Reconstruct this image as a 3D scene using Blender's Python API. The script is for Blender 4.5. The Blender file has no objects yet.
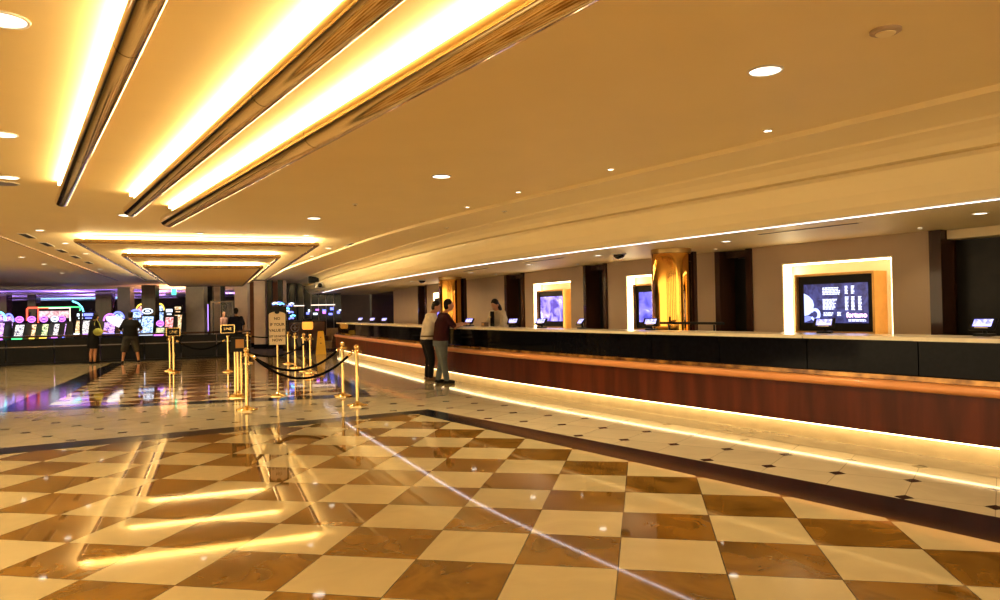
import bpy, bmesh, math, random
from mathutils import Vector, Matrix
random.seed(7)
sc = bpy.context.scene
COL = sc.collection
pi = math.pi
def R(d): return math.radians(d)

# ------------------------------------------------------------------ materials
def nodemat(name):
    m = bpy.data.materials.new(name); m.use_nodes = True
    nt = m.node_tree; b = nt.nodes['Principled BSDF']
    return m, nt, b
def mat(name, col, rough=.5, metal=0, var=.12, scale=6, col2=None, bump=0, coat=0, stretch=(1, 1, 1), detail=4):
    m, nt, b = nodemat(name)
    tc = nt.nodes.new('ShaderNodeTexCoord'); mp = nt.nodes.new('ShaderNodeMapping'); mp.inputs['Scale'].default_value = stretch
    no = nt.nodes.new('ShaderNodeTexNoise'); no.inputs['Scale'].default_value = scale; no.inputs['Detail'].default_value = detail
    rp = nt.nodes.new('ShaderNodeValToRGB')
    c2 = col2 or tuple(c * (1 - var) for c in col)
    rp.color_ramp.elements[0].color = (*c2, 1); rp.color_ramp.elements[0].position = .35
    rp.color_ramp.elements[1].color = (*col, 1); rp.color_ramp.elements[1].position = .65
    nt.links.new(tc.outputs['Object'], mp.inputs[0]); nt.links.new(mp.outputs[0], no.inputs['Vector'])
    nt.links.new(no.outputs['Fac'], rp.inputs[0]); nt.links.new(rp.outputs[0], b.inputs['Base Color'])
    b.inputs['Roughness'].default_value = rough; b.inputs['Metallic'].default_value = metal
    if max(col) < .06 and rough >= .25: b.inputs['Specular IOR Level'].default_value = .15
    if coat: b.inputs['Coat Weight'].default_value = coat; b.inputs['Coat Roughness'].default_value = .05
    if bump:
        bp = nt.nodes.new('ShaderNodeBump'); bp.inputs['Strength'].default_value = bump; bp.inputs['Distance'].default_value = .01
        nt.links.new(no.outputs['Fac'], bp.inputs['Height']); nt.links.new(bp.outputs[0], b.inputs['Normal'])
    return m
def emit(name, col, st, base=(.02, .02, .02)):
    m, nt, b = nodemat(name)
    b.inputs['Base Color'].default_value = (*base, 1); b.inputs['Roughness'].default_value = .3
    b.inputs['Emission Color'].default_value = (*col, 1); b.inputs['Emission Strength'].default_value = st
    return m
def screenmat(name, c1, c2, st, scale=4, c3=None, rough=.2, dist=1.0):
    m, nt, b = nodemat(name)
    tc = nt.nodes.new('ShaderNodeTexCoord')
    no = nt.nodes.new('ShaderNodeTexNoise'); no.inputs['Scale'].default_value = scale; no.inputs['Detail'].default_value = 3; no.inputs['Distortion'].default_value = dist
    rp = nt.nodes.new('ShaderNodeValToRGB'); e = rp.color_ramp.elements
    e[0].color = (*c1, 1); e[0].position = .38; e[1].color = (*c2, 1); e[1].position = .62
    if c3: k = e.new(.7); k.color = (*c3, 1)
    nt.links.new(tc.outputs['Object'], no.inputs['Vector']); nt.links.new(no.outputs['Fac'], rp.inputs[0])
    nt.links.new(rp.outputs[0], b.inputs['Emission Color']); b.inputs['Emission Strength'].default_value = st
    b.inputs['Base Color'].default_value = (.01, .01, .015, 1); b.inputs['Roughness'].default_value = rough
    return m

TILE = .61
TH = -.1895; OX = .6579; OY = 4.3229
def tilefloor(name, ang, ox, oy, dark, cream, mode, rough=.05, size=(TILE, TILE)):
    """procedural stone floor: mode 'checker' (two-tone squares) or 'dots' (cream squares, small black corner inserts)"""
    m, nt, b = nodemat(name); N = nt.nodes; L = nt.links
    tc = N.new('ShaderNodeTexCoord'); mp = N.new('ShaderNodeMapping'); mp.vector_type = 'TEXTURE'
    mp.inputs['Location'].default_value = (ox, oy, 0); mp.inputs['Rotation'].default_value = (0, 0, ang); mp.inputs['Scale'].default_value = (size[0], size[1], 1)
    L.new(tc.outputs['Object'], mp.inputs[0])
    sp = N.new('ShaderNodeSeparateXYZ'); L.new(mp.outputs[0], sp.inputs[0])
    def M(op, a, b_=None):
        n = N.new('ShaderNodeMath'); n.operation = op
        for i, v in enumerate((a, b_)):
            if v is None: continue
            if isinstance(v, (int, float)): n.inputs[i].default_value = v
            else: L.new(v, n.inputs[i])
        return n.outputs[0]
    u, v = sp.outputs[0], sp.outputs[1]
    fu, fv = M('FLOOR', u), M('FLOOR', v)
    du = M('PINGPONG', u, .5); dv = M('PINGPONG', v, .5)      # distance to the nearest joint
    grout = M('LESS_THAN', M('MINIMUM', du, dv), .006)
    # per tile tone
    cmb = N.new('ShaderNodeCombineXYZ'); L.new(fu, cmb.inputs[0]); L.new(fv, cmb.inputs[1])
    wn = N.new('ShaderNodeTexWhiteNoise'); L.new(cmb.outputs[0], wn.inputs['Vector'])
    # veins, shifted per tile
    vm = N.new('ShaderNodeVectorMath'); vm.operation = 'MULTIPLY_ADD'; L.new(wn.outputs['Color'], vm.inputs[0]); vm.inputs[1].default_value = (9, 9, 9); L.new(tc.outputs['Object'], vm.inputs[2])
    no = N.new('ShaderNodeTexNoise'); no.inputs['Scale'].default_value = 2.2; no.inputs['Detail'].default_value = 7; no.inputs['Distortion'].default_value = 1.6
    L.new(vm.outputs[0], no.inputs['Vector'])
    def ramp(c1, c2, p1=.35, p2=.65):
        r = N.new('ShaderNodeValToRGB'); r.color_ramp.elements[0].color = (*c1, 1); r.color_ramp.elements[1].color = (*c2, 1)
        r.color_ramp.elements[0].position = p1; r.color_ramp.elements[1].position = p2; L.new(no.outputs['Fac'], r.inputs[0]); return r.outputs[0]
    def mix(f, a, c):
        x = N.new('ShaderNodeMix'); x.data_type = 'RGBA'
        L.new(f, x.inputs[0])
        for s, k in ((6, a), (7, c)):
            if isinstance(k, tuple): x.inputs[s].default_value = (*k, 1)
            else: L.new(k, x.inputs[s])
        return x.outputs[2]
    cr = ramp(tuple(c * .9 for c in cream), cream)
    if mode == 'checker':
        dk = ramp(tuple(c * .55 for c in dark), tuple(c * 1.15 for c in dark), .3, .6)
        par = M('MODULO', M('ABSOLUTE', M('ADD', fu, fv)), 2)
        col = mix(par, cr, dk)
    else:
        col = cr
        dot = M('LESS_THAN', M('ADD', du, dv), .125)
    tone = M('MULTIPLY_ADD', wn.outputs['Value'], .16); tone.node.inputs[2].default_value = .90
    sc_ = N.new('ShaderNodeVectorMath'); sc_.operation = 'SCALE'; L.new(col, sc_.inputs[0]); L.new(tone, sc_.inputs['Scale'])
    col = mix(grout, sc_.outputs[0], (.05, .03, .015) if mode == 'checker' else (.3, .24, .15))
    if mode != 'checker': col = mix(dot, col, dark)
    L.new(col, b.inputs['Base Color']); b.inputs['Roughness'].default_value = rough
    b.inputs['Specular IOR Level'].default_value = .5
    return m

CREAM = (.50, .395, .215); 
M_ = {}
M_['checker'] = tilefloor('checker_marble', TH, OX, OY, (.19, .090, .014), CREAM, 'checker', .035)
M_['checker2'] = tilefloor('checker_marble_hall', R(-23.5), -3.0, 14.2, (.24, .10, .04), (.74, .60, .42), 'checker', .04)
M_['dots'] = tilefloor('cream_marble_inset', R(55.8), 3.135, 5.8225, (.01, .01, .01), (.56, .47, .31), 'dots', .07, (.654, .596))
M_['edgestone'] = mat('taupe_edge_stone', (.34, .27, .17), .10, 0, .15, 4)
M_['blackstone'] = mat('black_marble', (.010, .010, .015), .10, 0, .5, 3); M_['blackstone'].node_tree.nodes['Principled BSDF'].inputs['Specular IOR Level'].default_value = .2
M_['carpet'] = mat('casino_carpet', (.05, .03, .03), .9, 0, .6, 5, col2=(.02, .02, .04))
M_['ceil'] = mat('ceiling_paint', (.88, .725, .41), .6, 0, .03, 1.5)
M_['soffit'] = mat('soffit_paint', (.93, .79, .48), .5, 0, .03, 1.5)
M_['casinoceil'] = mat('casino_ceiling_paint', (.60, .54, .58), .6, 0, .05, 1.5)
M_['brass'] = mat('polished_brass', (.86, .62, .26), .10, 1, .05, 3)
M_['tube'] = mat('polished_bronze_tube', (.78, .60, .36), .10, 1, .1, 2)
M_['goldcol'] = mat('gold_mirror', (.66, .32, .06), .06, 1, .06, 2)
M_['moulding'] = mat('gold_moulding', (.55, .38, .16), .25, 1, .1, 4)
M_['taupe'] = mat('taupe_wall_panel', (.47, .35, .25), .6, 0, .05, 2)
M_['darkwood'] = mat('dark_walnut', (.055, .022, .014), .25, 0, .4, 3, stretch=(1, 1, .15), coat=.3)
M_['deskwood'] = mat('mahogany_front', (.115, .022, .008), .3, 0, .5, 5, stretch=(1, 1, .12)); M_['deskwood'].node_tree.nodes['Principled BSDF'].inputs['Specular IOR Level'].default_value = .2
M_['nosing'] = mat('copper_wood_nosing', (.85, .36, .13), .3, .25, .06, 3, coat=.5)
M_['ledge'] = mat('brown_marble_ledge', (.55, .28, .08), .08, .5, .7, 5, col2=(.12, .05, .02))
M_['slab'] = mat('cream_stone_counter', (.90, .80, .60), .2, 0, .08, 12)
M_['blackpanel'] = mat('black_granite_panel', (.005, .005, .008), .05, 0, .4, 20); M_['blackpanel'].node_tree.nodes['Principled BSDF'].inputs['Specular IOR Level'].default_value = .07
M_['kick'] = mat('cream_plinth', (.72, .58, .34), .35, 0, .12, 5)
M_['black'] = mat('black_plastic', (.012, .012, .013), .35, 0, .3, 8)
M_['blackdoor'] = mat('black_marble_door', (.006, .005, .005), .3, 0, .5, 3, col2=(.014, .011, .010))
M_['barblack'] = mat('black_bar_panel', (.004, .004, .005), .3, 0, .3, 8)
M_['rope'] = mat('black_velvet', (.006, .005, .006), 1, 0, .4, 60, bump=.3); M_['rope'].node_tree.nodes['Principled BSDF'].inputs['Specular IOR Level'].default_value = .08
M_['goldframe'] = mat('gilt_frame', (.75, .42, .12), .3, .6, .15, 6)
M_['nichewall'] = mat('niche_cream', (.80, .66, .42), .55, 0, .04, 3)
M_['white'] = mat('white_plastic', (.75, .72, .66), .4, 0, .05, 5)
M_['yellow'] = mat('yellow_plastic', (.75, .48, .04), .4, 0, .1, 5)
M_['brownleather'] = mat('brown_leather', (.11, .06, .03), .5, 0, .3, 12)
M_['signcream'] = mat('cream_sign_board', (.74, .60, .40), .4, 0, .04, 6)
M_['signorange'] = mat('amber_sign_panel', (.52, .24, .05), .4, 0, .12, 6)
M_['ink'] = mat('dark_ink', (.06, .03, .015), .6, 0, .1, 6)
M_['palepillar'] = mat('pale_stone_pillar', (.80, .62, .56), .35, 0, .1, 3)
M_['greypillar'] = mat('grey_stone_pillar', (.20, .17, .17), .3, 0, .15, 3)
M_['terracotta'] = mat('terracotta_panel', (.42, .18, .10), .4, 0, .2, 3)
M_['darkglass'] = mat('dark_smoked_glass', (.02, .022, .026), .12, 0, .3, 3); M_['darkglass'].node_tree.nodes['Principled BSDF'].inputs['Specular IOR Level'].default_value = .2
M_['dome'] = mat('black_dome', (.006, .006, .007), .08, 0, .2, 8)
M_['lensmetal'] = mat('downlight_reflector', (.8, .78, .75), .25, 1, .1, 8)
M_['ventblack'] = mat('vent_black', (.01, .01, .01), .6, 0, .2, 8)
M_['shelf'] = mat('worktop_dark', (.03, .02, .015), .3, 0, .3, 5)
WARM = (1, .775, .42)
E_cove = emit('cove_led_warm', (1, .78, .40), 25)
E_cove2 = emit('cove_led_panel', (1, .78, .40), 15); E_cove3 = emit('cove_led_side', (1, .78, .42), 40)
E_kick = emit('kick_led_warm', (1, .74, .36), 6.5)
E_soffit = emit('soffit_led_white', (.97, .90, 1), 3.4)
E_niche = emit('niche_led', (1, .80, .46), 8)
E_lens = emit('downlight_lamp', (1, .90, .74), 3.2)
E_lens_s = emit('downlight_lamp_small', (1, .86, .66), 6)
E_purple = emit('neon_purple', (.42, .24, 1), 8)
E_cyan = emit('neon_cyan', (.15, .75, 1), 2.5)
E_pink = emit('neon_peach', (1, .50, .30), 16)

# ------------------------------------------------------------------ mesh builder
class MB:
    def __init__(s): s.bm = bmesh.new(); s.smooth = []
    def poly(s, pts, faces):
        v = [s.bm.verts.new(p) for p in pts]
        out = []
        for f in faces:
            try: out.append(s.bm.faces.new([v[i] for i in f]))
            except ValueError: pass
        return out
    def box(s, c, sz, rz=0, bevel=0):
        x, y, z = [k / 2 for k in sz]
        pts = []
        for dz in (-z, z):
            for dx, dy in ((-x, -y), (x, -y), (x, y), (-x, y)):
                pts.append((c[0] + dx * math.cos(rz) - dy * math.sin(rz), c[1] + dx * math.sin(rz) + dy * math.cos(rz), c[2] + dz))
        fs = s.poly(pts, [(3, 2, 1, 0), (4, 5, 6, 7), (0, 1, 5, 4), (1, 2, 6, 5), (2, 3, 7, 6), (3, 0, 4, 7)])
        if bevel:
            ed = list({e for f in fs for e in f.edges})
            bmesh.ops.bevel(s.bm, geom=ed, offset=bevel, segments=2, affect='EDGES', profile=.6)
        return s
    def ring(s, c, ax, r, n, ry=None):
        ax = Vector(ax).normalized(); up = Vector((0, 0, 1)) if abs(ax.z) < .95 else Vector((0, 1, 0))
        a = ax.cross(up).normalized(); b = a.cross(ax).normalized()
        return [s.bm.verts.new(Vector(c) + a * r * math.cos(t) + b * (ry or r) * math.sin(t)) for t in [2 * pi * k / n for k in range(n)]]
    def loft(s, rings, cap=True):
        for A, B in zip(rings, rings[1:]):
            n = len(A)
            for k in range(n):
                f = s.bm.faces.new((A[k], A[(k + 1) % n], B[(k + 1) % n], B[k])); f.smooth = True
        if cap:
            for f in (s.bm.faces.new(rings[0][::-1]), s.bm.faces.new(rings[-1])):
                for e in f.edges: e.smooth = False
    def tube(s, P, r, n=12, cap=True):
        P = [Vector(p) for p in P]; rs = r if isinstance(r, (list, tuple)) else [r] * len(P)
        rr = []
        for i, p in enumerate(P):
            d = P[min(i + 1, len(P) - 1)] - P[max(i - 1, 0)]
            rr.append(s.ring(p, d, rs[i], n))
        s.loft(rr, cap); return s
    def lathe(s, c, prof, n=24):
        rr = [[s.bm.verts.new((c[0] + r * math.cos(2 * pi * k / n), c[1] + r * math.sin(2 * pi * k / n), c[2] + z)) for k in range(n)] for r, z in prof]
        s.loft(rr)
        for i in range(1, len(prof) - 1):
            a = Vector((prof[i][0] - prof[i-1][0], prof[i][1] - prof[i-1][1])); b = Vector((prof[i+1][0] - prof[i][0], prof[i+1][1] - prof[i][1]))
            if a.length and b.length and a.angle(b) > .6:
                for k in range(n):
                    e = s.bm.edges.get((rr[i][k], rr[i][(k + 1) % n]))
                    if e: e.smooth = False
        return s
    def ball(s, c, r, n=16, sc3=(1, 1, 1)):
        ret = bmesh.ops.create_uvsphere(s.bm, u_segments=n, v_segments=max(8, n // 2), radius=r)
        for v in ret['verts']: v.co = Vector((v.co.x * sc3[0], v.co.y * sc3[1], v.co.z * sc3[2])) + Vector(c)
        for v in ret['verts']:
            for f in v.link_faces: f.smooth = True
        return s
    def prism(s, poly, z0, z1):
        n = len(poly)
        s.poly([(x, y, z0) for x, y in poly] + [(x, y, z1) for x, y in poly],
               [tuple(range(n))[::-1], tuple(range(n, 2 * n))] + [(i, (i + 1) % n, n + (i + 1) % n, n + i) for i in range(n)])
        return s
    def sweep(s, frames, prof, smooth=False):
        """frames: list of (x,y,nx,ny); prof: closed polygon (off,z) — solid sweep"""
        rr = []
        for i, (x, y, nx, ny) in enumerate(frames):
            pf = prof(i / (len(frames) - 1)) if callable(prof) else prof
            rr.append([s.bm.verts.new((x + nx * o, y + ny * o, z)) for o, z in pf])
        n = len(rr[0])
        for A, B in zip(rr, rr[1:]):
            for k in range(n):
                f = s.bm.faces.new((A[k], A[(k + 1) % n], B[(k + 1) % n], B[k])); f.smooth = smooth
        s.bm.faces.new(rr[0][::-1]); s.bm.faces.new(rr[-1]); return s
    def build(s, name, m, parent=None, loc=None, rz=0):
        bmesh.ops.recalc_face_normals(s.bm, faces=s.bm.faces)
        me = bpy.data.meshes.new(name); s.bm.to_mesh(me); s.bm.free()
        if m: me.materials.append(m)
        o = bpy.data.objects.new(name, me); COL.objects.link(o)
        if parent: o.parent = parent
        if loc is not None: o.location = loc
        o.rotation_euler.z = rz
        return o
def tag(o, label=None, cat=None, group=None, kind=None):
    if label: o['label'] = label
    if cat: o['category'] = cat
    if group: o['group'] = group
    if kind: o['kind'] = kind
    return o
def empty(name, loc, rz=0, label=None, cat=None, group=None):
    o = bpy.data.objects.new(name, None); COL.objects.link(o); o.location = loc; o.rotation_euler.z = rz; o.empty_display_size = .1
    return tag(o, label, cat, group)
def copytree(root, loc=None, rz=None, label=None):
    r = root.copy(); COL.objects.link(r)
    if loc is not None: r.location = loc
    if rz is not None: r.rotation_euler.z = rz
    if label: r['label'] = label
    def rec(src, dst):
        for ch in list(src.children):
            c = ch.copy(); COL.objects.link(c); c.parent = dst; rec(ch, c)
    rec(root, r); return r
def struct(name, mb, m, label=None):
    o = mb.build(name, m); o['kind'] = 'structure'
    return o
def text_mesh(name, body, size, m, parent, mtx, depth=.001, align='CENTER', bold=0):
    cu = bpy.data.curves.new(name, 'FONT'); cu.body = body; cu.size = size; cu.extrude = depth; cu.align_x = align; cu.align_y = 'CENTER'; cu.offset = bold
    t = bpy.data.objects.new(name, cu); COL.objects.link(t)
    bpy.context.view_layer.update()
    me = bpy.data.meshes.new_from_object(t.evaluated_get(bpy.context.evaluated_depsgraph_get()))
    bpy.data.objects.remove(t); me.name = name; me.materials.clear(); me.materials.append(m)
    o = bpy.data.objects.new(name, me); COL.objects.link(o); o.parent = parent; o.matrix_local = mtx
    return o

# ------------------------------------------------------------------ plan curve of the long reception desk
CP = [(8.65, .3), (6.6, 3.5), (4.54, 6.83), (3.42, 8.62), (1.55, 11.62), (0, 14.3), (-1.15, 16.6), (-2.75, 20.2), (-5.45, 26.4), (-7.4, 31.5), (-9.7, 37.6)]
def smooth(P, n=12):
    out = []
    for i in range(len(P) - 1):
        p0, p1, p2, p3 = P[max(i - 1, 0)], P[i], P[i + 1], P[min(i + 2, len(P) - 1)]
        for k in range(n):
            t = k / n
            out.append(tuple(.5 * ((2 * p1[a]) + (-p0[a] + p2[a]) * t + (2 * p0[a] - 5 * p1[a] + 4 * p2[a] - p3[a]) * t * t + (-p0[a] + 3 * p1[a] - 3 * p2[a] + p3[a]) * t ** 3) for a in (0, 1)))
    out.append(P[-1]); return out
SP = smooth(CP); SL = [0]
for a, b in zip(SP, SP[1:]): SL.append(SL[-1] + math.dist(a, b))
def C(s, off=0):
    i = 0
    while i < len(SP) - 2 and SL[i + 1] < s: i += 1
    a, b = SP[i], SP[i + 1]; t = (s - SL[i]) / (SL[i + 1] - SL[i])
    def tan(j):
        p, q = SP[max(j - 1, 0)], SP[min(j + 1, len(SP) - 1)]; l = math.dist(p, q); return ((q[0] - p[0]) / l, (q[1] - p[1]) / l)
    t0, t1 = tan(i), tan(i + 1); u = min(max(t, 0), 1)
    d = (t0[0] * (1 - u) + t1[0] * u, t0[1] * (1 - u) + t1[1] * u); l = math.hypot(*d); d = (d[0] / l, d[1] / l)
    return (a[0] + (b[0] - a[0]) * t + d[1] * off, a[1] + (b[1] - a[1]) * t - d[0] * off, math.atan2(d[1], d[0]), d[1], -d[0])
def frames(s0, s1, step=.35):
    n = max(1, int(math.ceil((s1 - s0) / step))); out = []
    for k in range(n + 1):
        q = C(s0 + (s1 - s0) * k / n); out.append((q[0], q[1], q[3], q[4]))
    return out
def curve_box(mb, s0, s1, o0, o1, z0, z1, step=.4):
    mb.sweep(frames(s0, s1, step), [(o0, z0), (o1, z0), (o1, z1), (o0, z1)]); return mb
def Hh(n, t): return (n * .9317 - t * .3633, n * .3633 + t * .9317)     # hall frame
def Ll(n, t): return (n * .8348 - t * .5505, n * .5505 + t * .8348)     # lobby frame
HALL_RZ = R(21.3); LOBBY_RZ = R(33.4)

# ------------------------------------------------------------------ floors
S_END = 42.0
def sheet(name, poly, z, m):
    mb = MB(); mb.poly([(x, y, z) for x, y in poly], [tuple(range(len(poly)))]); o = mb.build(name, m); o['kind'] = 'structure'
    if o.data.polygons[0].normal.z < 0: o.data.flip_normals()
    return o
sheet('floor', [(12.5, -8), (12.5, 14), (-2, 42), (-6, 60), (-62, 60), (-62, 5), (-26, 2), (-16, -8)], 0, M_['dots'])
K0 = (-1.25, 11.02)
sheet('trim_8', [C(k * .5, .02)[:2] for k in range(0, 64)] + [C(k * .5, -.48)[:2] for k in range(63, -1, -1)], .002, M_['edgestone'])
sheet('trim_9', [C(31.5, .02)[:2], C(31.5, -.48)[:2], C(32.2, -.48)[:2], C(32.2, .02)[:2]], .0021, M_['edgestone'])
sheet('floor_checker_lobby', [K0, (-15.8, 1.96), (-15.8, -7.9), (8.76, -7.9), (8.76, -3.59)], .003, M_['checker'])
sheet('trim_1', [K0, (8.76, -3.59), (10.5, -4.5), (3.48, 5.22), (-1.15, 11.55), (-1.35, 11.42)], .002, M_['blackstone'])
sheet('trim_2', [K0, (-1.35, 11.42), (-5.91, 8.73), (-16.2, 2.6), (-15.8, 1.96)], .002, M_['blackstone'])
sheet('floor_checker_hall', [(-7.75, 12.55), (-2.85, 13.9), (-5.09, 20.22), (-7.4, 26.7), (-12.45, 24.5)], .003, M_['checker2'])
sheet('trim_3', [(-8.75, 12.0), (-2.3, 13.45), (-2.55, 13.95), (-2.85, 13.9), (-7.75, 12.55), (-8.49, 12.55)], .002, M_['blackstone'])
sheet('trim_4', [(-8.49, 12.55), (-7.75, 12.55), (-12.45, 24.5), (-13.05, 24.9)], .002, M_['blackstone'])
sheet('trim_5', [(-2.85, 13.9), (-2.42, 13.8), (-5.26, 21.43), (-7.0, 26.4), (-7.4, 26.7), (-5.09, 20.22)], .002, M_['blackstone'])
sheet('floor_casino', [(-62, 6), (-24.3, 20.6), (-16, 23.95), (-12.3, 25.55), (-7, 27.8), (-6, 33), (-5, 60), (-62, 60)], .002, M_['carpet'])

# ------------------------------------------------------------------ ceilings
ce = [(C(s, -1.35 - .026 * s)[0], C(s, -1.35 - .026 * s)[1]) for s in [k * .7 for k in range(0, 59)]]
mb = MB(); poly = [(8, -8)] + ce + [(-12, 41), (-24, 36), (-32, 17), (-16, -8)]
mb.poly([(x, y, 3.1) for x, y in poly], [tuple(range(len(poly)))]); struct('ceiling', mb, M_['ceil'])
mb = MB(); poly = [(-32, 17.0), (-24, 36), (-12, 41), (-9, 42), (-4, 60), (-62, 60), (-62, 10)]
mb.poly([(x, y, 2.98) for x, y in poly], [tuple(range(len(poly)))]); struct('ceiling_casino', mb, M_['casinoceil'])
mb = MB()
for a, b in (((-32, 17.0), (-24, 36)), ((-24, 36), (-12, 41)), ((-12, 41), (-9, 42))):
    mb.poly([(a[0], a[1], 2.97), (b[0], b[1], 2.97), (b[0], b[1], 3.11), (a[0], a[1], 3.11)], [(0, 1, 2, 3)])
struct('trim_6', mb, M_['casinoceil'])
# thin shadow joint parallel to the hall on the left and slot diffusers come below
def prof(u):
    e = -1.35 - .026 * (u * S_END)
    return [(.04, 2.455), (-.05, 2.47), (-.16, 2.54), (-.27, 2.65), (-.34, 2.76), (-.37, 2.83), (-.30, 2.835), (-.30, 2.885), (-.43, 2.89), (-.50, 2.95), (-.62, 3.0), (-.80, 3.03), (-.82, 3.05), (e, 3.05), (e, 3.12), (.04, 3.12)]
fr = frames(0, S_END)
mb = MB(); mb.sweep(fr, prof); struct('ceiling_soffit', mb, M_['soffit'])
mb = MB(); mb.sweep(fr, [(.04, 2.5), (3.6, 2.5), (3.6, 2.56), (.04, 2.56)]); struct('ceiling_alcove', mb, M_['soffit'])
o = empty('soffit_light_strip', (*C(12)[:2], 2.45), 0, 'thin white light line along the lower edge of the curved soffit above the desk', 'light strip')
inv = Matrix.Translation(-o.location)
def under(root, ob): ob.parent = root; ob.matrix_parent_inverse = Matrix.Translation(-root.location); return ob
mb = MB(); curve_box(mb, .2, 36.5, .008, .032, 2.4537, 2.4545); under(o, mb.build('lamp_strip', E_soffit))
mb = MB(); curve_box(mb, .2, 36.5, .033, .038, 2.448, 2.4545); under(o, mb.build('channel', M_['ventblack']))

# ------------------------------------------------------------------ back wall behind the desk (offset 2.8)
WO = 2.8
panels = [(0, 7.2), (9.74, 10.26, 'n'), (12.70, 12.70)]
def wallpiece(name, s0, s1, z0, z1, m, o0=WO, th=.12):
    mb = MB(); curve_box(mb, s0, s1, o0, o0 + th, z0, z1); return struct(name, mb, m)
wi = [0]
def W(s0, s1, z0=0, z1=2.5, o0=WO, th=.12, m='taupe'):
    wi[0] += 1; return wallpiece('wall_right' + ('' if wi[0] == 1 else '.%03d' % (wi[0] - 1)), s0, s1, z0, z1, M_[m], o0, th)
niches = [(10.26, 12.11), (18.39, 20.39), (14.25, 16.12), (26.6, 28.46)]
NZ0, NZ1 = .95, 2.2
spans = [(0, 6.6), (9.74, 12.70), (13.53, 16.79), (17.75, 20.88), (22.11, 25.08), (26.3, 29.2), (30.3, 34.7)]
for a, b in spans:
    n = [q for q in niches if q[0] >= a and q[1] <= b]
    if n:
        q = n[0]; W(a, q[0]); W(q[1], b); W(q[0], q[1], 0, NZ0); W(q[0], q[1], NZ1, 2.5)
    else: W(a, b)
for a, b in zip(spans, spans[1:]):       # door recesses: back wall of each
    W(a[1] - .05, b[0] + .05, 0, 2.5, WO + .45, .08, 'taupe')
wi[0] += 1; W(34.7, 42, 0, 2.5, WO + .45, .08, 'darkwood')
# recessed black doors with walnut posts
recs = [(6.6, 9.74, 'black stone door in dark walnut posts, farthest right beside the coffee menu wall'), (12.70, 13.53, 'narrow black door recess between the gold column and the coffee menu niche'),
        (16.79, 17.75, 'narrow dark door recess between the two smaller lit screens'), (20.88, 22.11, 'dark door recess behind the desk clerk'),
        (25.08, 26.3, 'dark door recess left of the far gold column'), (29.2, 30.3, 'narrow dark door recess above the head of the man in the pale shirt')]
for i, (a, b, lab) in enumerate(recs):
    q = C((a + b) / 2, WO + .1)
    root = empty('recessed_door', (q[0], q[1], 0), 0, lab, 'door', 'dark doors in the wall behind the desk')
    w = .16 if b - a > 1 else .12
    for s0, s1 in ((a, a + w), (b - w, b)):
        mb = MB(); curve_box(mb, s0 + .002, s1 - .002, WO - .04, WO + .44, 0, 2.495); under(root, mb.build('post', M_['darkwood']))
    mb = MB(); curve_box(mb, a + w + .02, b - w - .02, WO + .32, WO + .38, .01, 2.36); under(root, mb.build('door_panel', M_['blackdoor']))
    mb = MB(); curve_box(mb, a + w + .01, b - w - .01, WO + .1, WO + .4, 2.37, 2.49); under(root, mb.build('header', M_['nichewall'] if i == 0 else M_['darkwood']))
    q2 = C(a + w + .12, WO + .29); mb = MB(); mb.tube([(q2[0], q2[1], .95), (q2[0], q2[1], 1.25)], .012, 8); under(root, mb.build('handle', M_['lensmetal']))

# lit niches with framed screens
S_menu = screenmat('menu_screen', (.010, .012, .06), (.035, .04, .16), 1.3, 9)
S_tv2 = screenmat('promo_screen', (.05, .03, .22), (.30, .24, .85), 2.0, 3.2, (1.0, .95, 1.2))
S_tv3 = screenmat('promo_screen_blue', (.03, .03, .25), (.16, .14, .7), 1.8, 3.0, (.5, .5, 1.0))
E_txt = emit('screen_text', (.62, .66, 1.0), 2.2); E_cup = emit('screen_cup', (.36, .44, 1.0), 1.8); E_cupd = emit('screen_cup_shade', (.20, .24, .70), 1.2)
E_logo = emit('screen_logo', (1.0, .55, .95), 3.0)
nl = [('warm lit wall niche holding the coffee menu screen', 'gold framed coffee menu screen showing a white cup and price list', (10.50, 11.82), S_menu),
      ('warm lit wall niche right of the desk clerk', 'gold framed purple picture screen right of the desk clerk', (18.68, 20.05), S_tv2),
      ('warm lit wall niche partly hidden behind the near gold column', 'blue picture screen partly hidden by the near gold column', (14.55, 15.78), S_tv3),
      ('small bright wall niche seen just left of the far gold column', 'screen in the niche left of the far gold column', (26.9, 28.1), S_tv3)]
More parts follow.
